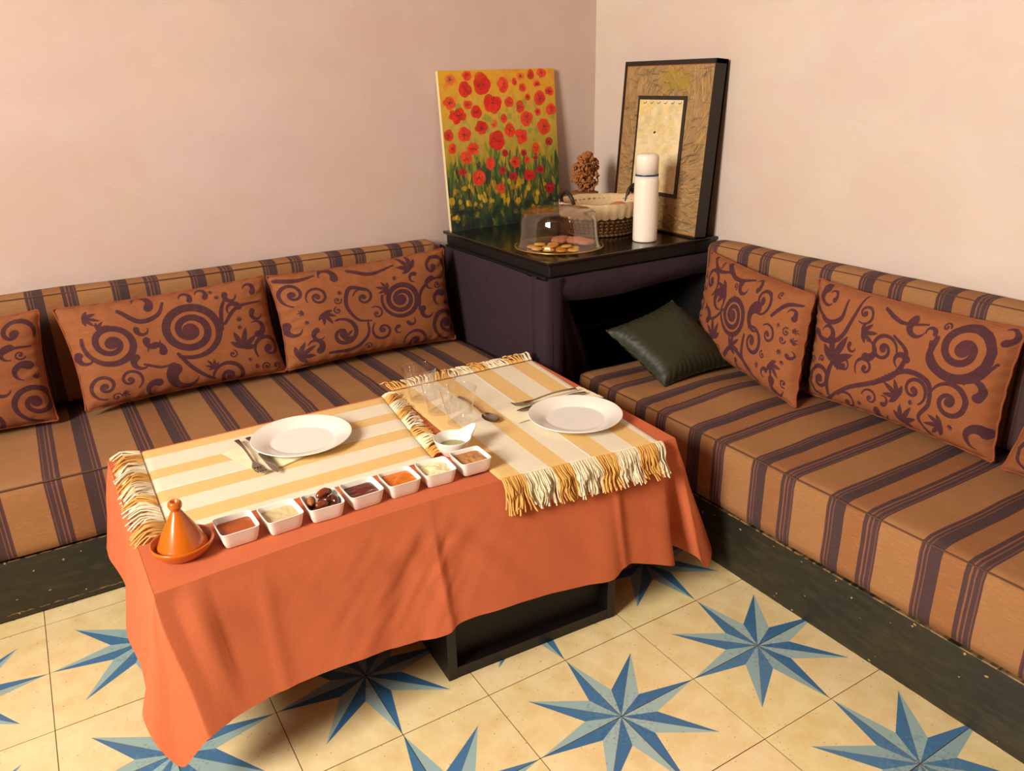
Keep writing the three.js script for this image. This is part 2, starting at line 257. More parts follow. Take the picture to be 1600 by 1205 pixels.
const motifs = {
  a: [['s', 0.56, 0.4, 0.145, 2.4, -1, 120], ['c', [[0.47, 0.62], [0.52, 0.78], [0.58, 0.9], [0.62, 0.95]], 12, 6], ['s', 0.18, 0.4, 0.115, 1.9, -1, 200], ['s', 0.1, 0.8, 0.065, 1.4, 1, 90], ['s', 0.22, 0.78, 0.055, 1.2, -1, 60], ['s', 0.7, 0.94, 0.08, 1.5, 1, 180], ['s', 0.94, 0.72, 0.075, 1.2, 1, 150], ['h', 0.48, 0.85, 0.05, 20], ['l', 0.8, 0.68, 0.1, -70], ['l', 0.63, 0.83, 0.05, -120], ['c', [[0.26, 0.1], [0.34, 0.23], [0.43, 0.19], [0.47, 0.08]], 14, 7], ['c', [[0.72, 0.45], [0.74, 0.25], [0.78, 0.12]], 11, 6], ['c', [[0.74, 0.4], [0.82, 0.26], [0.95, 0.24]], 10, 6], ['h', 0.37, 0.45, 0.025, 0], ['h', 0.37, 0.54, 0.028, 180], ['h', 0.29, 0.63, 0.028, 30], ['h', 0.8, 0.13, 0.022, 0], ['h', 0.9, 0.1, 0.022, 200], ['h', 0.8, 0.27, 0.025, 140], ['h', 0.92, 0.36, 0.022, 20], ['l', 0.1, 0.12, 0.06, 20], ['l', 0.14, 0.24, 0.05, -10], ['h', 0.37, 0.06, 0.03, 200], ['h', 0.33, 0.93, 0.03, 90], ['h', 0.9, 0.5, 0.03, 240], ['h', 0.05, 0.5, 0.025, 10], ['c', [[0.3, 0.66], [0.38, 0.72], [0.44, 0.7]], 8, 4]],
  b: [['s', 0.67, 0.45, 0.105, 2.6, -1, 200], ['s', 0.45, 0.36, 0.055, 1.3, 1, 200], ['c', [[0.47, 0.28], [0.38, 0.24], [0.345, 0.42], [0.4, 0.6], [0.47, 0.63]], 13, 6], ['s', 0.2, 0.28, 0.055, 1.5, 1, 160], ['s', 0.08, 0.22, 0.065, 1.4, 1, 100], ['s', 0.94, 0.8, 0.09, 1.7, 1, 90], ['s', 0.73, 0.95, 0.07, 1.5, 1, 180], ['s', 0.53, 0.76, 0.06, 1.3, -1, 230], ['s', 0.51, 0.56, 0.04, 1, 1, 240], ['c', [[0.22, 0.9], [0.36, 0.9], [0.44, 0.78], [0.45, 0.62]], 11, 6], ['s', 0.3, 0.72, 0.085, 1.2, 1, 250], ['l', 0.3, 0.78, 0.06, -40], ['l', 0.76, 0.14, 0.085, -130], ['l', 0.21, 0.46, 0.07, 60], ['l', 0.05, 0.88, 0.09, -30], ['h', 0.17, 0.68, 0.024, 40], ['h', 0.05, 0.58, 0.03, 10], ['h', 0.14, 0.8, 0.03, 200], ['h', 0.82, 0.64, 0.026, 20], ['h', 0.87, 0.34, 0.024, 80], ['h', 0.28, 0.08, 0.03, 180], ['c', [[0.4, 0.05], [0.52, 0.12], [0.66, 0.07]], 12, 6], ['c', [[0.77, 0.6], [0.8, 0.4], [0.88, 0.3], [0.96, 0.3]], 10, 5], ['s', 0.9, 0.17, 0.075, 0.9, -1, 20], ['c', [[0.02, 0.06], [0.12, 0.08], [0.22, 0.05]], 14, 6], ['l', 0.6, 0.32, 0.06, 200], ['h', 0.92, 0.52, 0.03, 100]],
  c: [['s', 0.82, 0.22, 0.125, 1.9, -1, 180], ['c', [[0.7, 0.18], [0.69, 0.36], [0.78, 0.46], [0.9, 0.42], [0.96, 0.28]], 16, 8], ['s', 0.46, 0.38, 0.065, 1.5, -1, 0], ['c', [[0.44, 0.69], [0.54, 0.56], [0.58, 0.36], [0.5, 0.25]], 12, 7], ['s', 0.38, 0.58, 0.05, 1.1, 1, 140], ['s', 0.12, 0.8, 0.075, 1.5, 1, 80], ['s', 0.26, 0.62, 0.04, 1.2, 1, 140], ['c', [[0.17, 0.97], [0.3, 0.8], [0.44, 0.68], [0.6, 0.5], [0.71, 0.54], [0.73, 0.7], [0.69, 0.84], [0.74, 0.95]], 12, 8], ['s', 0.65, 0.63, 0.06, 1.3, -1, 60], ['s', 0.82, 0.64, 0.08, 1.5, 1, 200], ['s', 0.43, 0.82, 0.04, 1.1, 1, 190], ['l', 0.18, 0.62, 0.13, -62], ['c', [[0.18, 0.92], [0.17, 0.75], [0.19, 0.6]], 10, 10], ['l', 0.33, 0.3, 0.07, -10], ['l', 0.58, 0.73, 0.08, -150], ['l', 0.6, 0.93, 0.08, -60], ['l', 0.8, 0.84, 0.07, 170], ['h', 0.13, 0.4, 0.028, 200], ['h', 0.05, 0.46, 0.022, 100], ['s', 0.33, 0.14, 0.045, 1.2, -1, 120], ['c', [[0.02, 0.4], [0.1, 0.46], [0.2, 0.42], [0.27, 0.2], [0.3, 0.02]], 12, 7], ['c', [[0.03, 0.2], [0.12, 0.3], [0.2, 0.24], [0.22, 0.08]], 12, 7], ['h', 0.1, 0.1, 0.03, 40], ['h', 0.6, 0.14, 0.03, 20], ['h', 0.56, 0.44, 0.025, 120], ['h', 0.9, 0.5, 0.03, 200], ['h', 0.95, 0.86, 0.035, 100], ['c', [[0.42, 0.06], [0.52, 0.13], [0.64, 0.1]], 10, 5], ['h', 0.38, 0.42, 0.03, 250], ['s', 0.3, 0.93, 0.05, 0.9, 1, 200]],
  d: [['s', 0.46, 0.47, 0.11, 2.6, -1, 200], ['s', 0.7, 0.2, 0.07, 1.3, -1, 100], ['h', 0.68, 0.4, 0.05, 60], ['s', 0.8, 0.48, 0.05, 1.2, 1, 220], ['s', 0.68, 0.62, 0.075, 1.4, 1, 230], ['c', [[0.6, 0.6], [0.6, 0.78], [0.68, 0.95]], 12, 6], ['l', 0.3, 0.8, 0.1, -110], ['l', 0.48, 0.78, 0.08, -40], ['s', 0.08, 0.55, 0.06, 1.3, 1, 60], ['c', [[0.16, 0.5], [0.24, 0.62], [0.34, 0.5], [0.44, 0.28]], 10, 5], ['h', 0.3, 0.4, 0.04, 60], ['h', 0.18, 0.6, 0.03, 200], ['s', 0.16, 0.25, 0.08, 1.2, -1, 60], ['l', 0.34, 0.28, 0.1, 160], ['c', [[0.26, 0.02], [0.4, 0.12], [0.56, 0.06]], 14, 7], ['c', [[0.1, 0.02], [0.2, 0.12], [0.34, 0.08]], 12, 7], ['c', [[0.4, 0.92], [0.5, 0.78], [0.62, 0.84], [0.74, 0.97]], 14, 8], ['c', [[0.8, 0.3], [0.88, 0.16], [0.97, 0.12]], 12, 7], ['h', 0.5, 0.16, 0.03, 0], ['l', 0.85, 0.72, 0.07, 40], ['h', 0.22, 0.9, 0.04, 10], ['h', 0.9, 0.9, 0.03, 10]],
};
const scrollMat = {}; for (const k in motifs) scrollMat[k] = std({ map: scrollTex(motifs[k]), bumpMap: weaveAt(60), bumpScale: 0.0006, roughness: 0.85 });
const seamMat = std({ color: css('#8a4526'), roughness: 0.9 });
function pillow(name, label, corners, front, back, mat, seamM, group, opt = {}) {
  const [TL, TR, BR, BL] = corners.map((c) => V(...c)), o = TL.clone().add(TR).add(BR).add(BL).multiplyScalar(0.25); o.y = Math.min(TL.y, TR.y, BR.y, BL.y);
  const t = thing(name, label, 'cushion', o.toArray(), group);
  const N = TR.clone().sub(BL).cross(TL.clone().sub(BR)).normalize(), pinch = opt.pinch ?? 0.06, sd = opt.seed ?? 1;
  const edge = (u, v) => {                       // edges bow inwards, corners stay as ears
    const cu = (2 * u - 1), cv = (2 * v - 1), iu = cu * (1 - pinch * 0.7 * (1 - cv * cv)), iv = cv * (1 - pinch * (1 - cu * cu)), a = (iu + 1) / 2, b = (iv + 1) / 2;
    return TL.clone().lerp(TR, a).lerp(BL.clone().lerp(BR, a), b).sub(o);
  };
  const side = (s, T) => fromGrid(56, 40, (u, v) => {
    const cu = 2 * u - 1, cv = 2 * v - 1, prof = Math.pow(Math.max(0, (1 - cu ** 4) * (1 - cv ** 4)), 0.55), rim = Math.pow(Math.max(Math.abs(cu), Math.abs(cv)), 6);
    const wr = prof * (0.006 * fbm(u * 5 + sd, v * 4, sd)) + 0.006 * rim * (1 - rim * 0.5) * Math.sin((Math.abs(cu) > Math.abs(cv) ? v * 60 : u * 90) + 3 * noise(u * 9, v * 9, sd)) * Math.min(1, prof * 3);
    const sag = (opt.sag ?? 0.18) * (v - 0.5);
    return edge(u, v).addScaledVector(N, s * (T * prof * (1 + sag) + wr));
  }, (u, v) => [u, 1 - v], s < 0);
  const g = mergeGeometries([side(1, front), side(-1, back)]);
  // orientation: make sure the front faces +N
  part('cover', g, mat, t);
  const pts = []; for (let i = 0; i < 30; i++) pts.push(edge(i / 30, 0)); for (let i = 0; i < 18; i++) pts.push(edge(1, i / 18)); for (let i = 0; i < 30; i++) pts.push(edge(1 - i / 30, 1)); for (let i = 0; i < 18; i++) pts.push(edge(0, 1 - i / 18));
  pts.forEach((p, i) => p.addScaledVector(N, 0.0025 * Math.sin(i * 2.3 + sd)));
  part('seam_edge', tube(pts, opt.seamR ?? 0.0032, 240, 5, true), seamM, t);
  return t;
}
const grpC = 'scroll-patterned cushions along the sofas';
pillow('scroll_cushion', 'scroll-patterned cushion on the left sofa cut off by the left photo edge', [[-1.86, 0.66, -1.5], [-1.255, 0.664, -1.5], [-1.272, 0.368, -1.42], [-1.86, 0.37, -1.42]], 0.06, 0.045, scrollMat.b, seamMat, grpC, { seed: 2 });
pillow('scroll_cushion', 'scroll-patterned cushion on the left sofa, middle one, directly behind the left plate', [[-1.222, 0.66, -1.5], [-0.64, 0.672, -1.5], [-0.625, 0.374, -1.43], [-1.2, 0.376, -1.42]], 0.06, 0.045, scrollMat.a, seamMat, grpC, { seed: 3 });
pillow('scroll_cushion', 'scroll-patterned cushion at the right end of the left sofa, beside the purple cloth', [[-0.628, 0.668, -1.5], [-0.008, 0.68, -1.5], [-0.014, 0.368, -1.43], [-0.62, 0.374, -1.43]], 0.06, 0.045, scrollMat.b, seamMat, grpC, { seed: 5 });
pillow('scroll_cushion', 'scroll-patterned cushion tilted sideways on the right sofa behind the green cushion', [[0.645, 0.69, -0.86], [0.575, 0.655, -0.395], [0.468, 0.366, -0.335], [0.575, 0.4, -0.83]], 0.055, 0.045, scrollMat.d, seamMat, grpC, { seed: 8, pinch: 0.04 });
pillow('scroll_cushion', 'scroll-patterned cushion in the middle of the right sofa, shown whole and upright', [[0.618, 0.69, -0.42], [0.612, 0.685, 0.14], [0.575, 0.37, 0.145], [0.575, 0.37, -0.385]], 0.055, 0.045, scrollMat.c, seamMat, grpC, { seed: 9 });
pillow('scroll_cushion', 'scroll-patterned cushion at the right photo edge, only its corner showing', [[0.615, 0.69, 0.2], [0.61, 0.685, 0.76], [0.575, 0.37, 0.75], [0.56, 0.37, 0.175]], 0.06, 0.045, scrollMat.a, seamMat, grpC, { seed: 11 });
const satin = phys({ color: css('#222410'), roughness: 0.56, sheen: 0.6, sheenRoughness: 0.4, sheenColor: css('#6b6a34') });
pillow('green_cushion', 'small dark green satin cushion lying against the purple cloth', [[0.215, 0.5, -0.86], [0.5, 0.545, -0.88], [0.57, 0.38, -0.65], [0.285, 0.366, -0.66]], 0.05, 0.04, satin, satin, null, { seed: 14, pinch: 0.08, seamR: 0.002 });

// ---------------------------------------------------------------- corner console with its cloth
{
  const c = thing('corner_table', 'black corner table carrying the pictures, flask and basket', 'side table', [0.4, 0, -1.28]);
  const topTex = canvasTex(512, 512, (x, w, h) => { x.fillStyle = rgb(14, 12, 11); x.fillRect(0, 0, w, h); speckle(x, w, h, 400, 40, 0.12, '#000000', '#4a3c2c'); for (let i = 0; i < 30; i++) { x.fillStyle = rgb(120, 96, 60, 0.25); x.fillRect(rnd() * w, rnd() * h, 1 + 3 * rnd(), 1 + 2 * rnd()); } });
  part('tabletop', bx(-0.342, 0.705, -0.35, 0.355, 0.716, 0.335, 0.003), phys({ map: topTex, roughness: 0.2, clearcoat: 0.3, clearcoatRoughness: 0.15 }), c);
  part('apron', bx(-0.33, 0.668, -0.345, 0.35, 0.706, 0.327, 0.003), std({ color: css('#0b0908'), roughness: 0.5 }), c);
  part('side_panel', bx(-0.338, 0, -0.34, -0.316, 0.667, 0.318), blackMatte, c); part('side_panel', bx(0.33, 0, -0.34, 0.352, 0.667, 0.318), blackMatte, c);
  part('back_panel', bx(-0.316, 0, -0.34, 0.33, 0.667, -0.322), blackMatte, c); part('bottom_panel', bx(-0.316, 0.05, -0.322, 0.33, 0.07, 0.3), blackMatte, c); part('top_panel', bx(-0.316, 0.645, -0.322, 0.33, 0.667, 0.318), blackMatte, c);
  part('shelf', bx(-0.316, 0.4, -0.322, 0.33, 0.418, 0.12), blackMatte, c);
  const purpleTex = canvasTex(512, 512, (x, w, h) => { x.fillStyle = rgb(40, 20, 31); x.fillRect(0, 0, w, h); speckle(x, w, h, 9000, 14, 0.25, '#160a11', '#4a2c3c', true); speckle(x, w, h, 5000, 14, 0.2, '#160a11', '#4a2c3c'); }, true, [3, 3]);
  const purple = std({ map: purpleTex, bumpMap: weaveAt(50), bumpScale: 0.0004, roughness: 0.9, side: THREE.DoubleSide });
  const d = thing('purple_cloth', 'dark purple cloth hung around the corner table, down to the sofa seats', 'cloth', [0.4, 0.3, -1.28]);
  // left side and front corner column, one folded sheet running back to front then round the corner
  const path = [[-0.352, -0.36], [-0.354, -0.1], [-0.353, 0.14], [-0.357, 0.24], [-0.362, 0.27], [-0.352, 0.285], [-0.364, 0.31], [-0.36, 0.345], [-0.345, 0.357], [-0.31, 0.355], [-0.296, 0.348], [-0.29, 0.335]];
  const curve = new THREE.CatmullRomCurve3(path.map((p) => V(p[0], 0, p[1])));
  part('side_drop', fromGrid(120, 30, (u, v) => { const p = curve.getPoint(u), y = 0.367 - v * 0.5, f = 0.3 + 0.7 * v; const w = 0.006 * f * fbm(u * 14, v * 2.2, 3) + 0.003 * Math.sin(u * 40 + v) * f; return V(p.x - w * (u < 0.75 ? 1 : 0.2), y, p.z + w * (u < 0.75 ? 0.2 : 1)); }, (u, v) => [u * 0.9, v * 0.5]), purple, d);
  part('top_band', fromGrid(90, 14, (u, v) => { const x = lerp(-0.34, 0.352, u), a = v * Math.PI; const low = 0.07 + 0.012 * Math.sin(u * 5) + 0.012 * u; return V(x, 0.366 - v * low, 0.333 + 0.02 * Math.sin(a) + 0.006 * fbm(u * 9, v * 2, 6)); }, (u, v) => [u * 0.7, v * 0.08]), purple, d);
  // a loose end of the same cloth gathered inside the left of the open front
  part('gathered_end', fromGrid(60, 24, (u, v) => V(lerp(-0.3, lerp(-0.21, -0.08, sm(v)), u), 0.33 - v * 0.42, 0.3 - 0.05 * u + 0.014 * Math.sin(u * 17 + v * 2) * (0.3 + v)), (u, v) => [u * 0.3, v * 0.5]), purple, d);
}

// ---------------------------------------------------------------- pictures on the corner table
{ // poppy canvas
  const pops = [[140, 120, 40, 40, 2], [252, 95, 32, 30, 1], [240, 190, 45, 58, 0], [350, 150, 60, 88, 0], [495, 165, 42, 55, 1], [578, 145, 22, 26, 1], [622, 108, 32, 22, 2], [635, 190, 28, 34, 1], [695, 100, 26, 42, 0], [775, 92, 34, 32, 1], [742, 165, 28, 18, 1], [830, 220, 34, 30, 1], [758, 265, 42, 58, 1], [672, 255, 20, 26, 1], [538, 285, 32, 40, 1], [425, 285, 62, 76, 0], [135, 275, 42, 40, 1], [255, 285, 32, 32, 1], [188, 360, 60, 46, 0], [312, 345, 38, 50, 0], [615, 320, 34, 46, 1], [660, 405, 46, 60, 1], [742, 362, 24, 30, 1], [840, 350, 38, 46, 1], [500, 395, 24, 36, 1], [345, 450, 44, 44, 0], [430, 430, 26, 40, 2], [232, 490, 46, 52, 1], [132, 490, 32, 42, 0], [785, 470, 52, 56, 1], [540, 480, 38, 56, 1], [618, 530, 50, 54, 1], [450, 550, 58, 78, 0], [152, 580, 30, 38, 1], [290, 590, 44, 36, 1], [242, 650, 42, 50, 1], [820, 580, 28, 34, 3], [722, 620, 28, 46, 1], [635, 648, 22, 26, 3], [575, 708, 38, 42, 1], [405, 705, 26, 62, 1], [660, 702, 22, 28, 1], [220, 748, 30, 24, 3], [328, 795, 48, 60, 1], [562, 815, 34, 34, 3], [672, 812, 44, 42, 0], [748, 780, 32, 28, 3], [475, 890, 32, 38, 1], [818, 925, 40, 38, 3], [485, 760, 24, 34, 3], [718, 690, 18, 20, 3], [505, 640, 24, 30, 3]];
  const tex = canvasTex(900, 1024, (x, w, h) => {
    const g = x.createLinearGradient(0, 0, 0, h); g.addColorStop(0, rgb(216, 156, 30)); g.addColorStop(0.35, rgb(192, 158, 58)); g.addColorStop(0.6, rgb(150, 134, 40)); g.addColorStop(0.8, rgb(78, 84, 38)); g.addColorStop(1, rgb(30, 44, 30)); x.fillStyle = g; x.fillRect(0, 0, w, h);
    const dab = (n, y0, y1, cols, rx, ry, a, tilt = 0.5) => { for (let i = 0; i < n; i++) { x.fillStyle = cols[Math.floor(rnd() * cols.length)]; x.globalAlpha = a * (0.4 + 0.6 * rnd()); x.beginPath(); x.ellipse(rnd() * w, (y0 + (y1 - y0) * rnd()) * h, rx * (0.5 + rnd()), ry * (0.5 + rnd()), rr(-tilt, tilt), 0, 7); x.fill(); } x.globalAlpha = 1; };
    dab(240, 0, 0.3, [rgb(222, 150, 30), rgb(214, 120, 44), rgb(206, 166, 52)], 22, 16, 0.5, 3);
    dab(200, 0.2, 0.62, [rgb(150, 160, 60), rgb(196, 160, 60), rgb(112, 140, 52), rgb(190, 150, 70)], 16, 22, 0.55);
    dab(240, 0.5, 0.85, [rgb(200, 150, 24), rgb(92, 112, 36), rgb(40, 84, 50), rgb(214, 160, 30)], 9, 42, 0.7, 0.35);
    dab(420, 0.58, 1, [rgb(24, 54, 36), rgb(30, 74, 44), rgb(18, 32, 34), rgb(60, 92, 40)], 8, 50, 0.7, 0.3);
    dab(70, 0.7, 0.97, [rgb(214, 162, 22), rgb(226, 176, 40), rgb(190, 130, 20)], 16, 26, 0.9, 0.4);
    dab(60, 0.86, 1, [rgb(22, 40, 36), rgb(28, 52, 34), rgb(16, 24, 30)], 40, 20, 0.6, 1);
    for (const [px, py, rx, ry, k] of pops) {
      const v = (py - 60) / 1100, u = (px - 60 - 90 * v) / (810 - 65 * v), X = u * w, Y = v * h, c = [[206, 32, 20], [220, 54, 28], [220, 96, 40], [176, 26, 34]][k], A = rx * 1.08, B = ry * 0.9;
      for (let i = 0; i < 26; i++) { const a = rnd() * 7, d = Math.sqrt(rnd()) * 0.55; x.fillStyle = rgb(c[0] + rr(-26, 20), c[1] + rr(-14, 26), c[2] + rr(-10, 16), k === 2 ? 0.35 : 0.8); x.beginPath(); x.ellipse(X + Math.cos(a) * A * d, Y + Math.sin(a) * B * d, A * 0.55, B * 0.52, a, 0, 7); x.fill(); }
      x.fillStyle = rgb(c[0] * 0.6, c[1] * 0.6, c[2] * 0.6, 0.5); for (let i = 0; i < 8; i++) { const a = rnd() * 7; x.beginPath(); x.ellipse(X + Math.cos(a) * A * 0.35, Y + Math.sin(a) * B * 0.35, A * 0.3, 3, a, 0, 7); x.fill(); }
      if (hash(px, py, 1) > 0.5) { x.fillStyle = rgb(60, 40, 40, 0.8); x.beginPath(); x.arc(X, Y, 6, 0, 7); x.fill(); }
    }
  });
  const strokes = grainTex(256, 256, (i, j) => 0.5 + 0.5 * fbm(i / 5, j / 14, 4, 3));
  const t = thing('canvas_painting', 'canvas painting of red poppies leaning on the back wall', 'painting', [0.313, 0.717, -1.586]);
  const H = 0.545, W = 0.482, lean = -Math.atan2(0.045, H); t.rotation.x = lean; t.rotation.z = 0.004;
  part('stretched_canvas', bx(-W / 2, 0, -0.018, W / 2, H, -0.001, 0.003), std({ color: css('#d8c49c'), roughness: 0.9 }), t, 'bare cream canvas edge');
  const g = new THREE.PlaneGeometry(W, H); g.translate(0, H / 2, 0.0005);
  part('painted_face', g, std({ map: tex, bumpMap: strokes, bumpScale: 0.001, roughness: 0.6 }), t, 'red poppies on yellow and green');
}
{ // framed feathery picture
  const t = thing('framed_picture', 'deep black framed picture with brown feathery border leaning on the right wall', 'picture', [0.652, 0.717, -1.168]);
  const W = 0.445, H = 0.56, D = 0.05; t.rotation.order = 'YXZ'; t.rotation.y = -Math.PI / 2; t.rotation.x = -Math.atan2(0.045, H);
  const b = 0.014;
  part('frame', join([bx(-W / 2, 0, -D, -W / 2 + 0.008, H, 0), bx(W / 2 - 0.006, 0, -D, W / 2, H, 0), bx(-W / 2, H - b, -D, W / 2, H, 0), bx(-W / 2, 0, -D, W / 2, 0.006, 0), bx(-W / 2, 0, -D, W / 2, H, -D + 0.006)]), std({ color: css('#1c1712'), roughness: 0.5 }), t);
  const feather = canvasTex(700, 880, (x, w, h) => {
    x.fillStyle = rgb(150, 118, 76); x.fillRect(0, 0, w, h);
    for (let i = 0; i < 2600; i++) { const px = rnd() * w, py = rnd() * h, a = Math.atan2(py - h * 0.5, px - w * 0.5) + Math.PI * 0.5 * (px > w / 2 ? -0.55 : 0.55) + rr(-0.25, 0.25), l = 16 + 46 * rnd(); x.strokeStyle = [rgb(178, 142, 94, 0.6), rgb(122, 94, 60, 0.6), rgb(84, 70, 48, 0.5), rgb(196, 156, 96, 0.6), rgb(150, 112, 90, 0.5), rgb(170, 138, 56, 0.5)][Math.floor(rnd() * 6)]; x.lineWidth = 2 + 4 * rnd(); x.beginPath(); x.moveTo(px, py); x.quadraticCurveTo(px + l * 0.5 * Math.cos(a), py + l * 0.5 * Math.sin(a) - 5, px + l * Math.cos(a), py + l * Math.sin(a)); x.stroke(); }
    for (let i = 0; i < 260; i++) { const px = rnd() * w, py = rnd() * h, l = 20 + 60 * rnd(), a = rr(-0.9, 0.1) + (px > w / 2 ? 0 : 0.3); x.strokeStyle = i % 4 ? rgb(70, 56, 38, 0.3) : rgb(40, 44, 36, 0.4); x.lineWidth = 3 + 6 * rnd(); x.lineCap = 'round'; x.beginPath(); x.moveTo(px, py); x.lineTo(px + l * Math.cos(a), py + l * Math.sin(a)); x.stroke(); }
    for (let i = 0; i < 30; i++) { x.fillStyle = rgb(150, 128, 30, 0.16); x.beginPath(); x.ellipse(w * rr(0.45, 0.75), h * rr(0.03, 0.14), 40, 26, -0.6, 0, 7); x.fill(); }
    x.strokeStyle = rgb(150, 70, 30, 0.9); x.lineWidth = 5; x.strokeRect(2, 2, w - 4, h - 4);
  });
  const gp = new THREE.PlaneGeometry(W - 0.014, H - b - 0.006); gp.translate(0.001, (H - b + 0.006) / 2, -0.004);
  part('feathered_panel', gp, std({ map: feather, roughness: 0.7 }), t);
  const u0 = -W / 2 + 0.2 * W, u1 = -W / 2 + 0.74 * W, v0 = H * 0.8, v1 = H * 0.215;
  part('inner_border', bx(u0, v1, -0.005, u1, v0, 0.0015, 0.001), std({ color: css('#2a2018'), roughness: 0.6 }), t);
  const inner = canvasTex(440, 620, (x, w, h) => {
    x.fillStyle = rgb(222, 202, 164); x.fillRect(0, 0, w, h);
    for (let i = 0; i < 300; i++) { x.fillStyle = [rgb(214, 188, 90, 0.16), rgb(224, 206, 176, 0.2), rgb(176, 158, 118, 0.16), rgb(210, 170, 60, 0.14), rgb(170, 170, 130, 0.14)][Math.floor(rnd() * 5)]; x.beginPath(); x.ellipse(rnd() * w, rnd() * h, 12 + 50 * rnd(), 8 + 24 * rnd(), rr(-1, 1), 0, 7); x.fill(); }
    for (let i = 0; i < 40; i++) { x.strokeStyle = rgb(120, 108, 88, 0.35); x.lineWidth = 2; const px = rnd() * w, py = rnd() * h; x.beginPath(); x.arc(px, py, 14 + 50 * rnd(), rnd() * 6, rnd() * 6 + 1.2); x.stroke(); }
    x.fillStyle = rgb(50, 56, 44); x.beginPath(); x.ellipse(w * 0.42, h * 0.35, 13, 8, -0.3, 0, 7); x.fill();
    x.strokeStyle = rgb(60, 50, 40, 0.85); x.lineWidth = 5; for (let i = 0; i < 6; i++) { x.beginPath(); x.arc(w * (0.12 + i * 0.16), 4, 20, 0.3, 2.2); x.stroke(); }
  });
  const gi = new THREE.PlaneGeometry(u1 - u0 - 0.022, v0 - v1 - 0.026); gi.translate((u0 + u1) / 2, (v0 + v1) / 2, 0.0022);
  part('inner_painting', gi, std({ map: inner, roughness: 0.7 }), t, 'pale cream and yellow abstract panel');
}

// ---------------------------------------------------------------- things on the corner table
{
  const t = thing('vacuum_flask', 'tall white vacuum flask with a thin blue ring', 'flask', [0.508, 0.7165, -1.035]);
  const white = phys({ color: css('#efe3d6'), roughness: 0.32 });
  part('body', lathe([[0, 0], [0.037, 0], [0.0395, 0.003], [0.04, 0.01], [0.0395, 0.19], [0.037, 0.2115], [0, 0.2115]], 48), white, t);
  part('ring', lathe([[0.0355, 0.211], [0.0378, 0.211], [0.0378, 0.216], [0.0355, 0.216], [0.0355, 0.211]], 48), phys({ color: css('#1c2c5a'), roughness: 0.35 }), t, 'dark blue ring');
  part('cup_lid', lathe([[0, 0.216], [0.0365, 0.216], [0.0368, 0.262], [0.0355, 0.272], [0.03, 0.278], [0.022, 0.28], [0, 0.28]], 48), white, t);
}
{
  const dish = thing('glass_dish', 'round glass dish with a golden rim under the glass dome', 'dish', [0.204, 0.7165, -1.096]);
  const solid = phys({ color: 0xffffff, transmission: 1, thickness: 0, roughness: 0.03, ior: 1.45 });
  part('bowl', lathe([[0, 0.002], [0.1, 0.002], [0.13, 0.006], [0.141, 0.012], [0.1415, 0.014], [0.13, 0.0095], [0.1, 0.006], [0, 0.006]], 72), solid, dish);
  part('rim', new THREE.TorusGeometry(0.141, 0.0018, 8, 96).rotateX(Math.PI / 2).translate(0, 0.013, 0), std({ color: css('#c9a45a'), metalness: 0.8, roughness: 0.3 }), dish, 'thin golden rim');
  const dome = thing('glass_dome', 'clear glass cake dome with a small flat knob', 'dome', [0.204, 0.731, -1.096]);
  part('cover', lathe([[0.138, 0.0005], [0.133, 0.006], [0.1295, 0.014], [0.1255, 0.05], [0.1225, 0.085], [0.115, 0.103], [0.098, 0.113], [0.06, 0.118], [0.014, 0.12], [0, 0.12], [0, 0.117], [0.06, 0.1152], [0.0965, 0.1105], [0.1125, 0.101], [0.1197, 0.0845], [0.1227, 0.05], [0.1267, 0.0145], [0.1302, 0.007], [0.136, 0.0005], [0.138, 0.0005]], 96), phys({ color: css('#f4f0ea'), transmission: 1, thickness: 0, roughness: 0.03, ior: 1.65 }), dome);
  part('knob', lathe([[0, 0.12], [0.007, 0.1205], [0.008, 0.125], [0.017, 0.128], [0.018, 0.131], [0.014, 0.1335], [0, 0.134]], 40), solid, dome);
  const cookie = std({ color: css('#efc05a'), roughness: 0.7 }), crust = std({ color: css('#dea040'), roughness: 0.7 });
  const cg = lathe([[0, 0], [0.014, 0], [0.0175, 0.002], [0.018, 0.0045], [0.015, 0.0072], [0.008, 0.0085], [0, 0.008]], 20);
  const at = [[0.128, -1.135, 0], [0.122, -1.098, 0], [0.14, -1.06, 0], [0.168, -1.03, 0], [0.2, -1.012, 0], [0.16, -1.095, 0], [0.185, -1.062, 0], [0.222, -1.04, 0], [0.145, -1.118, 1], [0.16, -1.07, 1], [0.195, -1.04, 1], [0.178, -1.09, 1]];
  at.forEach(([x, z, l], i) => { const m = solo('biscuit', 'small golden biscuit among the yellow ones under the glass dome', 'biscuit', cg, i % 3 ? cookie : crust, [x, 0.7235 + l * 0.0082, z], 'golden biscuits under the dome'); m.rotation.set(l ? rr(-0.12, 0.12) : 0, rnd() * 6, l ? rr(-0.12, 0.12) : 0); });
  const pink = std({ color: css('#c98a76'), roughness: 0.75 });
  const pk = [[0.235, -1.135, 0.7, 0.034], [0.27, -1.09, 2.1, 0.036], [0.255, -1.15, 1.2, 0.03], [0.285, -1.06, 0.2, 0.028]];
  pk.forEach(([x, z, a, r], i) => { const g = fromGrid(28, 14, (u, v) => { const th = u * Math.PI * 2, ph = v * Math.PI, n = 1 + 0.12 * noise(3 * Math.cos(th) + i * 9, 3 * Math.sin(th), 4 * v); return V(r * Math.sin(ph) * Math.cos(th) * n, r * 0.36 * (1 - Math.cos(ph)) * (0.9 + 0.1 * n), r * 0.85 * Math.sin(ph) * Math.sin(th) * n); }, null); const m = solo('pink_pastry', ['pink iced pastry at the middle of the glass dish', 'largest pink iced pastry at the right of the dish', 'pink iced pastry at the back of the glass dish', 'small pink iced pastry at the right rim of the dish'][i], 'pastry', g, pink, [x, 0.7235, z]); m.rotation.y = a; });
}
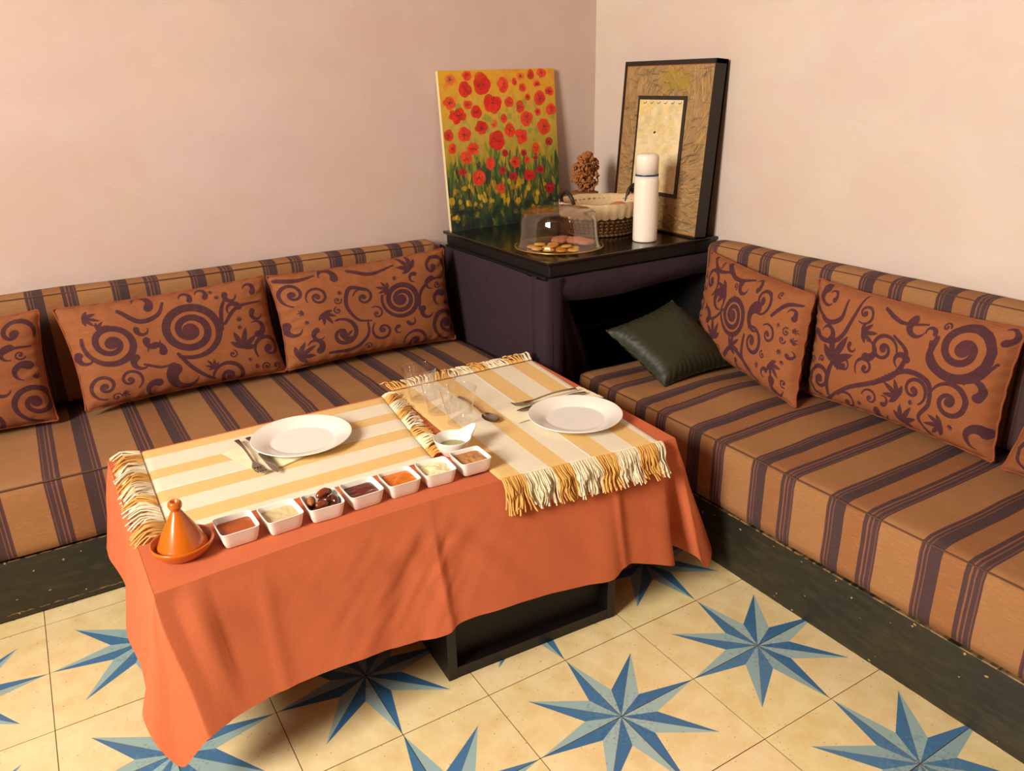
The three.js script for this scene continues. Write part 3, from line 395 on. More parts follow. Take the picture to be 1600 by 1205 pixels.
{ // basket
  const t = thing('bread_basket', 'dark wicker bread basket lined with scalloped cream lace cloth', 'basket', [0.492, 0.7165, -1.25]);
  const wick = std({ color: css('#4a3220'), roughness: 0.7 }), wickB = std({ color: css('#8a6a40'), roughness: 0.75 });
  const A = 0.148, B = 0.128, H = 0.105, e = (y) => 0.8 + 0.2 * sm(y / H);
  const lo = [], n = 90;
  for (let k = 0; k < 9; k++) { const y = 0.006 + k * 0.0115, pts = []; for (let i = 0; i < n; i++) { const a = i / n * Math.PI * 2, w = 1 + 0.022 * Math.cos(a * 22.5 * 2 + k * Math.PI); pts.push(V(A * e(y) * w * Math.cos(a), y, B * e(y) * w * Math.sin(a))); } lo.push(tube(pts, 0.0055, 180, 5, true)); }
  part('weave', mergeGeometries(lo), wickB, t);
  const st = []; for (let i = 0; i < 45; i++) { const a = i / 45 * Math.PI * 2; st.push(tube([[A * 0.8 * Math.cos(a), 0.002, B * 0.8 * Math.sin(a)], [A * 0.93 * Math.cos(a), 0.05, B * 0.93 * Math.sin(a)], [A * Math.cos(a), H, B * Math.sin(a)]], 0.0028, 6, 5)); }
  part('stake', mergeGeometries(st), wick, t);
  part('bottom', lathe([[0, 0.001], [1, 0.001], [1, 0.006], [0, 0.006]], 40).scale(A * 0.8, 1, B * 0.8), wick, t);
  for (const s of [-1, 1]) part('handle', tube([[s * A * 0.93, 0.09, -0.035], [s * (A + 0.002), 0.135, -0.03], [s * (A + 0.003), 0.152, 0], [s * (A + 0.002), 0.135, 0.03], [s * A * 0.93, 0.09, 0.035]], 0.0065, 28, 8), std({ color: css('#241712'), roughness: 0.5 }), t, 'dark looped handle');
  const laceTex = canvasTex(1024, 128, (x, w, h) => { x.fillStyle = rgb(206, 178, 138); x.fillRect(0, 0, w, h); for (let i = 0; i < 700; i++) { x.fillStyle = rnd() < 0.5 ? rgb(170, 138, 96, 0.4) : rgb(226, 202, 166, 0.5); x.beginPath(); x.arc(rnd() * w, rnd() * h, 1 + 3 * rnd(), 0, 7); x.fill(); } }, true, [4, 1]);
  const lace = std({ map: laceTex, roughness: 0.95, side: THREE.DoubleSide });
  const l = solo('basket_liner', 'cream lace cloth liner folded over the basket rim', 'liner', fromGrid(320, 16, (u, v) => {
    const a = u * Math.PI * 2, sc = 0.5 + 0.5 * Math.abs(Math.sin(a * 16)); let r, y;
    if (v < 0.35) { const k = v / 0.35; r = lerp(0.8, 1.0, k); y = lerp(0.04, 0.116, k); } else { const k = (v - 0.35) / 0.65; r = 1.045 + 0.02 * Math.sin(k * 3.1) - 0.03 * k; y = 0.118 - k * (0.045 + 0.011 * sc); }
    r *= 1 + 0.014 * fbm(a * 3, v * 3, 8) + 0.008 * Math.sin(a * 32) * v; return V(A * r * Math.cos(a), y + 0.003 * fbm(a * 4, v * 3, 2), B * r * Math.sin(a));
  }, (u, v) => [u, v]), lace, [0.492, 0.7165, -1.25]);
  const bun = (r, sd) => fromGrid(32, 20, (u, v) => { const th = u * 6.2832, ph = v * Math.PI, k = 1 + 0.08 * noise(2 * Math.cos(th) + sd, 2 * Math.sin(th), 3 * v); return V(r * 1.25 * Math.sin(ph) * Math.cos(th) * k, -r * 0.75 * Math.cos(ph) * k, r * Math.sin(ph) * Math.sin(th) * k); });
  const bread = std({ color: css('#c07838'), roughness: 0.65 });
  [[0.56, 0.788, -1.24, 0.038, 'orange-brown bread roll showing above the basket rim beside the flask'], [0.49, 0.772, -1.27, 0.042, 'bread roll deep in the middle of the basket'], [0.425, 0.77, -1.25, 0.036, 'bread roll deep at the left of the basket']].forEach(([x, y, z, r, lb], i) => solo('bread_roll', lb, 'bread', bun(r, i * 5), bread, [x, y, z]));
}
{ // dried brown bush in a turned foot
  const t = thing('dried_bouquet', 'dried brown bushy bouquet in a wooden foot behind the basket', 'dried plant', [0.566, 0.7165, -1.45]);
  const brown = std({ color: css('#9c6232'), roughness: 0.9 }), wood = std({ color: css('#7c4a2c'), roughness: 0.6 });
  part('wooden_foot', lathe([[0, 0], [0.045, 0], [0.046, 0.008], [0.03, 0.02], [0.022, 0.05], [0.026, 0.085], [0.05, 0.1], [0.052, 0.112], [0.04, 0.116], [0, 0.116]], 40), wood, t);
  const s = new Strands(), col = css('#7a4a26'), col2 = css('#9a6434');
  for (let i = 0; i < 30; i++) { const a = rnd() * 6.28, r = rr(0.005, 0.035); s.add([V(r * 0.5 * Math.cos(a), 0.11, r * 0.5 * Math.sin(a)), V(r * Math.cos(a), 0.16, r * Math.sin(a)), V(1.3 * r * Math.cos(a), rr(0.19, 0.22), 1.3 * r * Math.sin(a))], 0.0022, 0.0015, rnd() < 0.5 ? col : col2); }
  part('stems', s.build(), std({ vertexColors: true, roughness: 0.9 }), t);
  const head = [], blobs = [[-0.028, 0.195, 0.01, 0.027], [0.004, 0.215, 0, 0.032], [0.032, 0.205, -0.005, 0.026], [-0.012, 0.165, 0.015, 0.03], [0.018, 0.16, 0.01, 0.03], [-0.036, 0.165, 0, 0.018], [0.0, 0.135, 0.01, 0.03], [0.012, 0.235, 0, 0.018]];
  const petal = new THREE.SphereGeometry(1, 6, 4);
  for (const [bx_, by, bz, br] of blobs) for (let i = 0; i < 70; i++) { const d = V(rr(-1, 1), rr(-1, 1), rr(-1, 1)).normalize(), q = petal.clone(); q.scale(0.0085, 0.0035, 0.0068); q.rotateZ(rr(-2, 2)); q.rotateY(rr(-3, 3)); q.translate(bx_ + d.x * br, by + d.y * br, bz + d.z * br); head.push(q); }
  const flower = part('flower_head', mergeGeometries(head), brown, t); flower.userData.kind = 'stuff';
}

// ---------------------------------------------------------------- dining table, tablecloth, place mats
const TY = 0.4225, MY = 0.4265;                          // cloth top, mat top
const sag = (f) => 0.042 * Math.sin(Math.PI * f);         // the front edge of the cloth lies a little inwards at its middle
const tc = { FL: V(-1.18, TY, -0.312), FR: V(-0.022, TY, -0.284), BR: V(0.002, TY, -0.935), BL: V(-1.187, TY, -0.938) };
{
  const t = thing('coffee_table', 'low black table with an open box pedestal under the orange cloth', 'table', [-0.6, 0, -0.61]);
  part('tabletop', bx(-0.562, 0.385, -0.315, 0.558, 0.42, 0.248, 0.004), blackMatte, t);
  const p = new THREE.Group(); p.name = 'pedestal'; p.position.set(0.18, 0, 0.1); p.rotation.y = -0.045; t.add(p);
  const w = 0.222, z0 = -0.32, z1 = 0.238, ph = 0.22;
  part('side_panel', bx(-w, 0, z0, -w + 0.022, ph, z1, 0.002), darkWood, p); part('side_panel', bx(w - 0.022, 0, z0, w, ph, z1, 0.002), darkWood, p);
  part('bottom_panel', bx(-w + 0.022, 0, z0, w - 0.022, 0.028, z1 - 0.002), darkWood, p); part('back_panel', bx(-w + 0.022, 0.028, z0, w - 0.022, ph, z0 + 0.02), blackMatte, p);
  part('middle_panel', bx(-w + 0.022, 0.028, z1 - 0.05, w - 0.022, ph, z1 - 0.035), blackMatte, p);
  part('top_panel', bx(-w + 0.05, ph, z0 + 0.03, w - 0.05, 0.385, z1 - 0.14), blackMatte, p);
}
const clothBump = grainTex(256, 256, (i, j) => 0.5 + 0.5 * fbm(i / 9, j / 9, 6, 3));
const orangeTex = canvasTex(512, 512, (x, w, h) => { x.fillStyle = rgb(197, 100, 59); x.fillRect(0, 0, w, h); speckle(x, w, h, 9000, 8, 0.16, '#a84620', '#f09a68', true); speckle(x, w, h, 9000, 8, 0.16, '#a84620', '#f09a68'); }, true, [5, 5]);
const orange = std({ map: orangeTex, bumpMap: weaveAt(90), bumpScale: 0.0003, roughness: 0.85, side: THREE.DoubleSide });
{
  const C = [-0.6, TY, -0.61];
  // hem of the cloth, anticlockwise from the back left corner: [x, y, z, position of its top edge: side + fraction]
  const hem = [
    [-1.232, 0.195, -0.945, 'L', 0], [-1.23, 0.2, -0.88, 'L', 0.1], [-1.212, 0.185, -0.76, 'L', 0.3], [-1.232, 0.17, -0.62, 'L', 0.5], [-1.222, 0.165, -0.48, 'L', 0.72], [-1.228, 0.16, -0.37, 'L', 0.93],
    [-1.238, 0.18, -0.33, 'F', 0], [-1.23, 0.142, -0.295, 'F', 0], [-1.198, 0.094, -0.262, 'F', 0], [-1.172, 0.13, -0.24, 'F', 0], [-1.152, 0.163, -0.224, 'F', 0.0], [-1.149, 0.166, -0.222, 'F', 0.001], [-1.145, 0.168, -0.222, 'F', 0.002],
    [-1.12, 0.175, -0.228, 'F', 0.02], [-1.04, 0.186, -0.24, 'F', 0.1], [-0.96, 0.188, -0.246, 'F', 0.18], [-0.86, 0.187, -0.244, 'F', 0.28], [-0.75, 0.176, -0.247, 'F', 0.38], [-0.67, 0.172, -0.238, 'F', 0.46], [-0.645, 0.18, -0.246, 'F', 0.485], [-0.54, 0.178, -0.238, 'F', 0.58], [-0.44, 0.17, -0.238, 'F', 0.67], [-0.32, 0.156, -0.232, 'F', 0.77], [-0.245, 0.148, -0.224, 'F', 0.83], [-0.195, 0.16, -0.24, 'F', 0.865], [-0.13, 0.142, -0.232, 'F', 0.91], [-0.06, 0.118, -0.222, 'F', 0.955], [-0.044, 0.114, -0.245, 'F', 0.97], [-0.03, 0.112, -0.295, 'F', 0.978],
    [-0.002, 0.112, -0.3, 'F', 0.985], [0.03, 0.1, -0.235, 'F', 1], [0.055, 0.066, -0.225, 'F', 1], [0.082, 0.09, -0.235, 'R', 0], [0.092, 0.12, -0.265, 'R', 0.01], [0.07, 0.13, -0.36, 'R', 0.1], [0.048, 0.135, -0.5, 'R', 0.3], [0.06, 0.135, -0.65, 'R', 0.5], [0.046, 0.14, -0.8, 'R', 0.75], [0.06, 0.13, -0.93, 'R', 0.97],
    [0.05, 0.09, -0.985, 'B', 0], [0.0, 0.13, -0.97, 'B', 0.02], [-0.3, 0.14, -0.975, 'B', 0.25], [-0.6, 0.14, -0.97, 'B', 0.5], [-0.9, 0.14, -0.975, 'B', 0.76], [-1.15, 0.14, -0.97, 'B', 0.97], [-1.2, 0.1, -0.985, 'B', 1], [-1.232, 0.195, -0.945, 'B', 1]];
  const top = (s, f) => ({ L: () => tc.BL.clone().lerp(tc.FL, f), F: () => tc.FL.clone().lerp(tc.FR, f).add(V(0, 0, -sag(f))), R: () => tc.FR.clone().lerp(tc.BR, f), B: () => tc.BR.clone().lerp(tc.BL, f) })[s]();
  const K = hem.length - 1, per = 8, hc = new THREE.CatmullRomCurve3(hem.map((h) => V(h[0], h[1], h[2])), false, 'centripetal');
  const tops = hem.map((h) => top(h[3], h[4]));
  const topAt = (u) => { const k = Math.min(K - 1, Math.floor(u * K)), f = u * K - k; return tops[k].clone().lerp(tops[k + 1], f); };
  const out = V();
  const skirt = fromGrid(K * per, 28, (u, v) => {
    const a = topAt(u), b = hc.getPoint(u), p = a.clone().lerp(b, v); const hw = Math.pow(v, 1.25); p.x = lerp(a.x, b.x, lerp(v, hw, 0.5)); p.z = lerp(a.z, b.z, b.z > -0.36 && a.x > -1.1 ? hw : v);
    out.set(a.x + 0.6, 0, a.z + 0.61); const n = Math.abs(out.x / 0.59) > Math.abs(out.z / 0.32) ? V(Math.sign(out.x), 0, 0) : V(0, 0, Math.sign(out.z));
    const bulge = 0.013 * Math.sin(Math.min(1, v * 3.2) * Math.PI / 2) * (n.z > 0 ? 1 : 0.5);
    const wr = 0.7 * Math.min(1, v * 4) * (0.008 * fbm(p.x * 5 + p.y * 7, p.y * 4 - p.x * 2 + p.z * 4, 3) + 0.0035 * fbm(p.x * 26 + p.y * 22, p.y * 9 + p.z * 20, 8));
    if (n.z > 0) { const cr = Math.min(1, v * 3) * (0.005 * Math.exp(-(((p.x + 0.2) / 0.01) ** 2)) + 0.004 * Math.exp(-(((p.x + 0.655) / 0.012) ** 2)) + 0.003 * Math.exp(-(((p.x + 1.0) / 0.012) ** 2)) + 0.006 * Math.exp(-(((p.x + 0.72) / 0.16) ** 2)) * fbm((p.x + p.y * 0.8) * 6, (p.x - p.y) * 30, 5)); p.z += cr; }
    p.addScaledVector(n, bulge * (1 - v) + wr * (1 - Math.pow(v, 6) * 0.5)); p.y -= 0.004 * Math.min(1, v * 12);
    return p.sub(V(...C));
  }, (u, v, p) => [p.x + p.z, p.y], true);
  const flat = fromGrid(90, 50, (u, v) => { const p = tc.BL.clone().lerp(tc.BR, u).lerp(tc.FL.clone().lerp(tc.FR, u).add(V(0, 0, -sag(u))), v), e = Math.min(u, 1 - u, v, 1 - v) * 12; p.y += Math.min(1, e) * 0.0012 * fbm(p.x * 8, p.z * 8, 2) - 0.0005; return p.sub(V(...C)); }, (u, v, p) => [p.x, p.z], true);
  const g = mergeVertices((() => { const m = mergeGeometries([skirt, flat]); m.deleteAttribute('normal'); return m; })(), 1e-4); g.computeVertexNormals();
  solo('tablecloth', 'plain orange tablecloth hanging in folds from the low table', 'tablecloth', g, orange, C);
}
const BAND = [[0, 0.12, 1], [0.12, 0.29, 0], [0.29, 0.4, 1], [0.4, 0.56, 0], [0.56, 0.68, 1], [0.68, 0.83, 0], [0.83, 0.95, 1], [0.95, 1, 0]];
const isYellow = (f) => { for (const [a, b, y] of BAND) if (f >= a && f < b) return y; return 0; };
const matTex = canvasTex(1024, 1024, (x, w, h) => {
  for (const [a, b, y] of BAND) { x.fillStyle = y ? rgb(232, 194, 126) : rgb(236, 226, 204); x.fillRect(a * w, 0, (b - a) * w + 1, h); }
  x.fillStyle = rgb(250, 246, 236); x.fillRect(0.545 * w, 0, 0.008 * w, h); x.fillStyle = rgb(206, 188, 160); x.fillRect(0.556 * w, 0, 0.004 * w, h);
  speckle(x, w, h, 16000, 14, 0.14, '#a88a50', '#fffdf4'); speckle(x, w, h, 9000, 14, 0.12, '#a88a50', '#fffdf4', true);
});
const matMat = std({ map: matTex, bumpMap: weaveAt(70), bumpScale: 0.0006, roughness: 0.92 });
const fringeMat = std({ vertexColors: true, roughness: 0.95 });
const colY = css('#e2b468'), colY2 = css('#cf9848'), colW = css('#ece0c4'), colW2 = css('#d8c49c');
function placemat(label, q, across) {      // q: corners TL, TR, BR, BL as [x, z]; across: stripes counted from the first side
  const C = [(q[0][0] + q[2][0]) / 2, MY - 0.004, (q[0][1] + q[2][1]) / 2], t = thing('placemat', label, 'placemat', C);
  const P2 = (u, v) => { const a = [lerp(q[0][0], q[1][0], u), lerp(q[0][1], q[1][1], u)], b = [lerp(q[3][0], q[2][0], u), lerp(q[3][1], q[2][1], u)]; return [lerp(a[0], b[0], v), lerp(a[1], b[1], v)]; };
  const sheet = (dy, flip) => fromGrid(60, 44, (u, v) => { const p = P2(u, v), r = Math.min(u, 1 - u, v, 1 - v) * 60; return V(p[0] - C[0], dy * Math.min(1, 0.3 + r) + 0.0006 * fbm(u * 9, v * 9, 4) * Math.min(1, r), p[1] - C[2]); }, (u, v) => (across === 'u' ? [u, v] : [v, u]), flip);
  part('woven_cloth', mergeGeometries([sheet(0.004, true), sheet(0.0002, false)]), matMat, t);
  return { t, C, P2 };
}
function fringe(t, C, start, dir, n, mode, len, skirtDrop) {
  const s = new Strands();
  for (let i = 0; i < n; i++) {
    const f = (i + rr(-0.3, 0.3)) / (n - 1), p = start(clamp(f, 0, 1)), d = dir.clone(), side = V(-d.z, 0, d.x), y = isYellow(clamp(f, 0, 0.999)), c = (y ? colY.clone().lerp(colY2, rnd()) : colW.clone().lerp(colW2, rnd() * 0.8));
    const L = len * rr(0.82, 1.12), clump = 0.006 * noise(f * 26, 3, 1) + rr(-0.004, 0.004), pts = [];
    const a = V(p[0] - C[0], 0.0035, p[1] - C[2]);
    pts.push(a);
    if (mode === 'hang') {
      const o = skirtDrop + rr(0, 0.004); pts.push(a.clone().addScaledVector(d, o * 0.6).add(V(0, 0.002, 0)), a.clone().addScaledVector(d, o + 0.004).add(V(0, -0.005, 0)));
      for (let k = 1; k <= 5; k++) { const q = k / 5; pts.push(a.clone().addScaledVector(d, o + 0.008 + 0.34 * q * L + 0.008 * noise(f * 30, q * 3, 5) + rr(-0.002, 0.003)).addScaledVector(side, clump * 1.6 * q + 0.007 * noise(f * 18, q * 3, 9)).add(V(0, -0.008 - q * L, 0))); }
    } else {
      const lift = rr(0.002, 0.014), sk = 0.02 * noise(f * 9, 5, 2) + rr(-0.008, 0.008);
      for (let k = 1; k <= 5; k++) { const q = k / 5; pts.push(a.clone().addScaledVector(d, q * L).addScaledVector(side, sk * q + 0.005 * noise(f * 20, q * 3, 4)).add(V(0, lift * Math.sin(q * Math.PI * 0.85) + 0.001 - (skirtDrop && q > 0.6 ? (q - 0.6) * skirtDrop : 0), 0))); }
    }
    s.add(pts, 0.0022, 0.0017, c, 5);
  }
  const m = part('fringe', s.build(), fringeMat, t); m.userData.kind = 'stuff';
}
{
  const A = placemat('yellow and white striped placemat at the left, under the left plate', [[-1.118, -0.93], [-0.503, -0.926], [-0.556, -0.508], [-1.124, -0.5]], 'v');
  fringe(A.t, A.C, (f) => A.P2(0, 1 - f), V(-1, 0, 0), 130, 'lie', 0.062, 0.03);
  fringe(A.t, A.C, (f) => A.P2(1, 1 - f), V(1, 0, 0.12), 130, 'lie', 0.042, 0);
  const B = placemat('yellow and white striped placemat at the right, its fringe hanging over the front edge', [[-0.46, -0.95], [-0.003, -0.944], [-0.07, -0.284], [-0.478, -0.335]], 'u');
  fringe(B.t, B.C, (f) => B.P2(f, 1), V(0.05, 0, 1), 210, 'hang', 0.06, 0.01);
  fringe(B.t, B.C, (f) => B.P2(f, 0), V(0, 0, -1), 130, 'lie', 0.05, 0);
}

// ---------------------------------------------------------------- tableware
const plateG = lathe([[0, 0.004], [0.066, 0.004], [0.07, 0.0015], [0.073, 0.0015], [0.08, 0.008], [0.1, 0.014], [0.117, 0.0195], [0.1185, 0.0215], [0.117, 0.023], [0.1, 0.0175], [0.083, 0.0125], [0.077, 0.0085], [0.07, 0.0075], [0, 0.0075]], 96);
solo('dinner_plate', 'white dinner plate on the left striped placemat', 'plate', plateG, porcelain, [-0.778, MY - 0.0005, -0.758]);
solo('dinner_plate', 'white dinner plate on the right striped placemat', 'plate', plateG, porcelain, [-0.164, MY - 0.0005, -0.494]);
function napkin(label, x, z, w, d, turn) {
  const m = solo('napkin', label, 'napkin', mergeGeometries([0, 1].map((k) => fromGrid(24, 18, (u, v) => V((u - 0.5) * w * (1 - 0.03 * k), 0.0012 + 0.0016 * k + 0.0025 * Math.abs(fbm(u * 5, v * 5, k + 3)), (v - 0.5) * d * (1 - 0.02 * k)), null, true))), napkinMat, [x, MY, z]); m.rotation.y = turn; return m;
}
napkin('folded cream paper napkin under the left plate and cutlery', -0.855, -0.745, 0.16, 0.17, 0.32);
napkin('folded cream paper napkin under the right plate and cutlery', -0.155, -0.615, 0.28, 0.1, 0.06);
// cutlery lies along local +x, the working end at +x
function handle(L0, L1, w0, w1) { return fromGrid(30, 10, (u, v) => { const x = lerp(L0, L1, u), w = lerp(w0, w1, Math.pow(u, 0.7)) * (0.85 + 0.15 * Math.cos(u * 6)), a = v * Math.PI * 2; return V(x, 0.004 + 0.0022 * Math.sin(a) + 0.005 * Math.sin(u * Math.PI), Math.cos(a) * w); }); }
function forkGeo() {
  const parts = [handle(-0.1, 0.035, 0.0065, 0.0028), fromGrid(14, 10, (u, v) => { const x = lerp(0.034, 0.066, u), w = lerp(0.003, 0.0115, sm(u)), a = v * Math.PI * 2; return V(x, 0.0045 + 0.0011 * Math.sin(a) - 0.003 * u, Math.cos(a) * w); })];
  for (let k = 0; k < 4; k++) { const z = (k - 1.5) * 0.0062; parts.push(tube([[0.064, 0.0016, z], [0.08, 0.002, z], [0.095, 0.005, z * 0.97], [0.103, 0.008, z * 0.95]], 0.0015, 10, 6)); }
  return mergeGeometries(parts);
}
function knifeGeo() { return mergeGeometries([handle(-0.105, 0.0, 0.0075, 0.0055), fromGrid(24, 8, (u, v) => { const x = lerp(-0.002, 0.115, u), w = 0.0095 * Math.sqrt(Math.max(0.001, 1 - Math.pow(u, 5))), a = v * Math.PI * 2; return V(x, 0.0045 + 0.0012 * Math.sin(a), Math.cos(a) * w + (1 - Math.sqrt(1 - u * u * 0.6)) * 0.006); })]); }
function spoonGeo() { return mergeGeometries([handle(-0.1, 0.045, 0.006, 0.0028), fromGrid(24, 12, (u, v) => { const a = u * Math.PI * 2, r = v; return V(0.074 + 0.031 * r * Math.cos(a), 0.0015 + 0.0075 * r * r, 0.0195 * r * Math.sin(a) * (1 + 0.1 * Math.cos(a))); }), fromGrid(24, 12, (u, v) => { const a = u * Math.PI * 2, r = v; return V(0.074 + 0.031 * r * Math.cos(a), 0.0002 + 0.0078 * r * r, 0.0195 * r * Math.sin(a) * (1 + 0.1 * Math.cos(a))); })]); }
const steelD = steel.clone(); steelD.side = THREE.DoubleSide;
function cutlery(name, label, geo, x, z, turn, y, tilt = 0) { const m = solo(name, label, name.split('_').pop(), geo, steelD, [x, y, z]); m.rotation.order = 'YXZ'; m.rotation.y = turn; m.rotation.z = tilt; return m; }
const fork = forkGeo(), knife = knifeGeo();
cutlery('table_fork', 'steel fork left of the left plate', fork, -0.909, -0.74, -Math.PI / 2 + 0.03, MY + 0.005);
cutlery('table_knife', 'steel knife tucked against the left plate', knife, -0.88, -0.735, -Math.PI / 2 + 0.05, MY + 0.005);
cutlery('table_fork', 'steel fork behind the right plate', fork, -0.155, -0.64, Math.PI + 0.02, MY + 0.01);
cutlery('table_knife', 'steel knife half under the right plate', knife, -0.148, -0.612, Math.PI + 0.02, MY + 0.005);
cutlery('table_spoon', 'steel spoon lying beside the three glasses', spoonGeo(), -0.338, -0.69, -Math.PI / 2 - 0.02, MY + 0.001);
{ // three tumblers
  const g = lathe([[0, 0.003], [0.026, 0.003], [0.0285, 0.001], [0.0305, 0.004], [0.034, 0.03], [0.04, 0.062], [0.0455, 0.092], [0.0468, 0.0935], [0.0462, 0.0925], [0.0388, 0.062], [0.0328, 0.03], [0.029, 0.009], [0.024, 0.007], [0, 0.007]], 64);
  const tumblerMat = phys({ color: 0xffffff, transmission: 1, thickness: 0, roughness: 0.02, ior: 1.6 });
  const L = ['clear glass tumbler standing furthest back on the right placemat', 'clear glass tumbler in the middle of the three', 'clear glass tumbler nearest the spoon and the pouring bowl'];
  [[-0.424, -0.843], [-0.422, -0.737], [-0.41, -0.65]].forEach(([x, z], i) => solo('glass_tumbler', L[i], 'glass', g, tumblerMat, [x, MY, z]));
}
// square condiment bowls in a row
function squareBowlGeo() {
  const prof = [[0.0275, 0.0], [0.0295, 0.001], [0.0325, 0.01], [0.0365, 0.031], [0.0372, 0.0325], [0.0366, 0.0335], [0.0348, 0.033], [0.034, 0.031], [0.0298, 0.009], [0.027, 0.006], [0.0, 0.0055]], n = 64, se = (a, e) => { const c = Math.cos(a), s = Math.sin(a); return Math.pow(Math.pow(Math.abs(c), e) + Math.pow(Math.abs(s), e), -1 / e); };
  return fromGrid(n, prof.length * 3 - 3, (u, v) => { const k = v * (prof.length - 1), i = Math.min(prof.length - 2, Math.floor(k)), f = k - i, r = lerp(prof[i][0], prof[i + 1][0], f), y = lerp(prof[i][1], prof[i + 1][1], f), a = u * Math.PI * 2 + Math.PI / 4; const q = se(a, 9) * r; return V(q * Math.cos(a), y, q * Math.sin(a)); });
}
const sqG = squareBowlGeo();
function fillGeo(r, y, rough, sd, dome = 0) { const se = (a) => Math.pow(Math.pow(Math.abs(Math.cos(a)), 8) + Math.pow(Math.abs(Math.sin(a)), 8), -1 / 8); return mergeGeometries([fromGrid(48, 18, (u, v) => { const a = u * Math.PI * 2, q = se(a) * r * v * (1 + 0.02 * noise(3 * Math.cos(a), 3 * Math.sin(a), sd)); const x = q * Math.cos(a), z = q * Math.sin(a); return V(x, y + (rough * fbm(x * 62 + sd, z * 62, sd) + dome * (1 - v * v)) * Math.min(1, (1 - v) * 6), z); }, null, true), fromGrid(48, 1, (u, v) => { const a = u * Math.PI * 2, q = se(a) * lerp(r, 0.0275, v); return V(q * Math.cos(a), lerp(y, 0.0058, v), q * Math.sin(a)); }, null, true)]); }
{
  const bowlLabels = ['leftmost white square bowl, beside the clay tagine, holding amber syrup', 'white square bowl holding pale sesame paste', 'white square bowl heaped with dates', 'white square bowl holding dark red jam', 'white square bowl holding orange apricot jam', 'white square bowl holding whipped butter', 'rightmost white square bowl holding brown paste'];
  const liq = (c, r = 0.12) => phys({ color: css(c), roughness: r, specularIntensity: 0.5, clearcoat: 0.15, clearcoatRoughness: 0.05 });
  const fills = [['syrup', 'amber syrup filling the leftmost square bowl', liq('#a24a0e'), 0.0318, 0.0225, 0.0002, 0], ['sesame_paste', 'pale beige sesame paste in the second square bowl', std({ color: css('#cdb98c'), roughness: 0.6 }), 0.0316, 0.022, 0.003, 0.001], null, ['red_jam', 'dark red jam in the square bowl beside the dates', liq('#5e1a12', 0.2), 0.0318, 0.022, 0.0028, 0.001], ['apricot_jam', 'orange apricot jam in its square bowl', liq('#d0700e', 0.15), 0.0325, 0.0245, 0.0022, 0.001], ['butter', 'whipped pale butter in its square bowl', std({ color: css('#e8dfae'), roughness: 0.5 }), 0.032, 0.023, 0.008, 0.004], ['brown_paste', 'grainy brown paste in the rightmost square bowl', std({ color: css('#b07a48'), roughness: 0.75 }), 0.0325, 0.0245, 0.006, 0.003]];
  for (let i = 0; i < 7; i++) {
    const x = -1.013 + i * 0.0842, z = -0.416 + [0, 0.002, 0.004, 0, 0, 0.001, 0.004][i], y = TY + (i === 6 ? 0.0042 : 0.0005), turn = [0.03, 0.06, -0.03, 0.03, 0, -0.07, -0.03][i];
    const m = solo('square_bowl', bowlLabels[i], 'bowl', sqG, porcelain, [x, y, z], 'square condiment bowls'); m.rotation.y = turn;
    if (fills[i]) { const [nm, lb, mt, r, yy, ro, dm] = fills[i], f = solo(nm, lb, 'food', fillGeo(r, yy, ro, i * 3 + 1, dm), mt, [x, y, z]); f.rotation.y = turn; }
    else {
      const date = (sd) => fromGrid(24, 16, (u, v) => { const th = u * Math.PI * 2, ph = v * Math.PI, k = 1 + 0.1 * noise(5 * Math.cos(th) + sd, 5 * Math.sin(th), v * 2); return V(-0.0155 * Math.cos(ph), 0.0082 * Math.sin(ph) * Math.sin(th) * k, 0.0085 * Math.sin(ph) * Math.cos(th) * k); });
      const dm = ['#5c2410', '#80380f', '#4a1a0c', '#a0602a'].map((c) => phys({ color: css(c), roughness: 0.25, clearcoat: 0.4 }));
      const spots = [[-0.017, 0.0165, 0.014, 0.4], [0.014, 0.0165, 0.016, 2.9], [-0.016, 0.0165, -0.014, 1.9], [0.016, 0.0165, -0.013, 0.9], [-0.006, 0.031, 0.016, 0.3], [0.02, 0.03, 0.008, 1.7], [-0.02, 0.031, -0.008, 1.3], [0.003, 0.043, -0.006, 0.35], [0.004, 0.029, 0.0, 2.2], [0.012, 0.036, -0.018, 0.2]];
      const gl = [0, 1, 2].map((k) => date(k * 7));
      spots.forEach(([dx, dy, dz, a], k) => { const d = solo('date_fruit', 'glossy brown date in the heap in the square bowl', 'date', gl[k % 3], dm[k === 1 || k === 6 ? 3 : k % 3], [x + dx, y + dy, z + dz], 'dates heaped in the square bowl'); d.rotation.set(rr(-0.3, 0.3), a, rr(-0.25, 0.25)); });
    }
  }
}
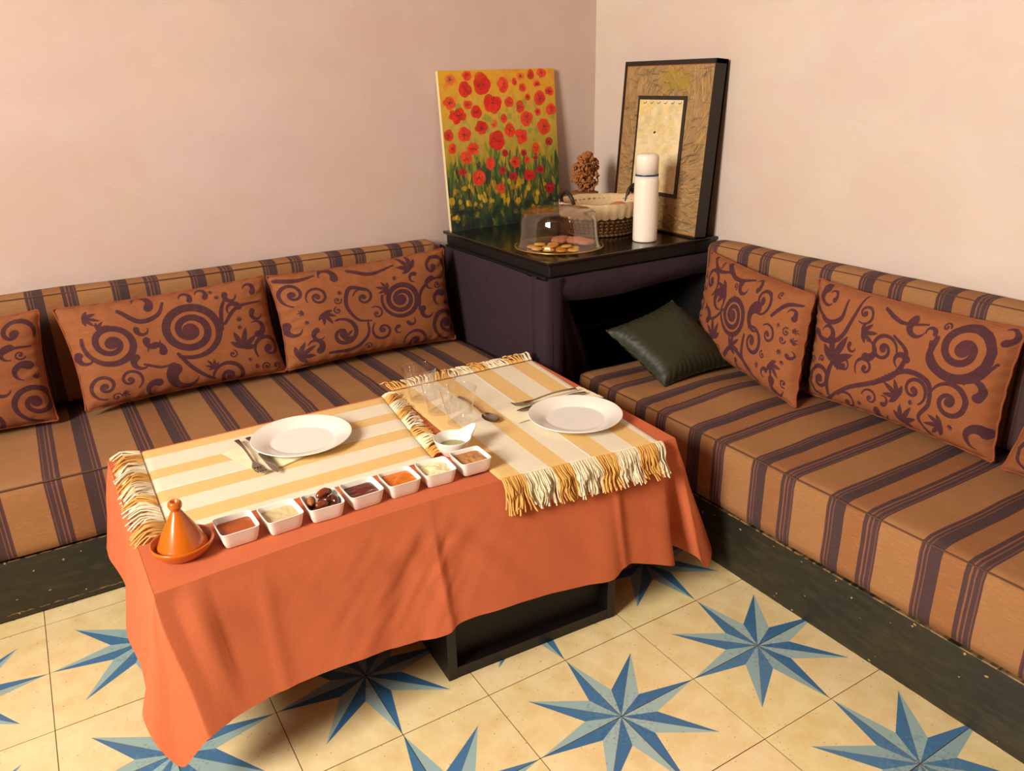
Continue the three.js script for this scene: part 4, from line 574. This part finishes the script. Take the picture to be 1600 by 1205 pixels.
{ // round pouring bowl with one drawn-up lip
  const prof = [[0.0, 0.001], [0.022, 0.001], [0.025, 0.003], [0.036, 0.018], [0.0425, 0.036], [0.0435, 0.0405], [0.0425, 0.0415], [0.0408, 0.0395], [0.0345, 0.019], [0.024, 0.0065], [0, 0.006]], lipDir = -0.2;
  const g = fromGrid(72, 40, (u, v) => { const k = v * (prof.length - 1), i = Math.min(prof.length - 2, Math.floor(k)), f = k - i, r0 = lerp(prof[i][0], prof[i + 1][0], f), y = lerp(prof[i][1], prof[i + 1][1], f), a = u * Math.PI * 2; let dl = a - lipDir; dl = Math.atan2(Math.sin(dl), Math.cos(dl)); const lip = Math.exp(-(dl * dl) / 0.09) * sm(clamp((y - 0.012) / 0.028, 0, 1)); const r = r0 + 0.026 * lip; return V(r * Math.cos(a), y + 0.014 * lip, r * Math.sin(a)); });
  solo('pouring_bowl', 'round white pouring bowl with a pointed lip, behind the square bowls', 'bowl', g, porcelain, [-0.503, MY - 0.002, -0.505]);
  solo('olive_oil', 'green-gold olive oil in the white pouring bowl', 'oil', lathe([[0.03, 0.012], [0.0335, 0.019], [0.0335, 0.0195], [0, 0.0195]], 48), phys({ color: css('#8f8420'), roughness: 0.08, clearcoat: 0.6 }), [-0.503, MY - 0.002, -0.505]);
}
{ // clay tagine
  const clay = phys({ color: css('#c4620e'), roughness: 0.22, clearcoat: 0.75, clearcoatRoughness: 0.12 });
  const t = thing('clay_tagine', 'small glazed orange clay tagine with a conical lid', 'tagine', [-1.11, TY, -0.424]);
  part('dish', lathe([[0, 0.0], [0.036, 0.0], [0.044, 0.003], [0.053, 0.014], [0.0565, 0.022], [0.0565, 0.0255], [0.054, 0.0265], [0.0515, 0.024], [0.047, 0.013], [0.04, 0.009], [0, 0.009]], 72), clay, t);
  const lid = part('lid', lathe([[0.0445, 0.013], [0.0455, 0.0155], [0.043, 0.022], [0.033, 0.043], [0.022, 0.064], [0.013, 0.08], [0.0088, 0.088]], 72), clay, t);
  part('knob', lathe([[0.0088, 0.088], [0.0085, 0.09], [0.0115, 0.0945], [0.0128, 0.1], [0.0115, 0.105], [0.0088, 0.1075], [0.006, 0.1065], [0.0045, 0.101], [0, 0.1]], 40), clay, lid);
}
renderer.render(scene, camera);
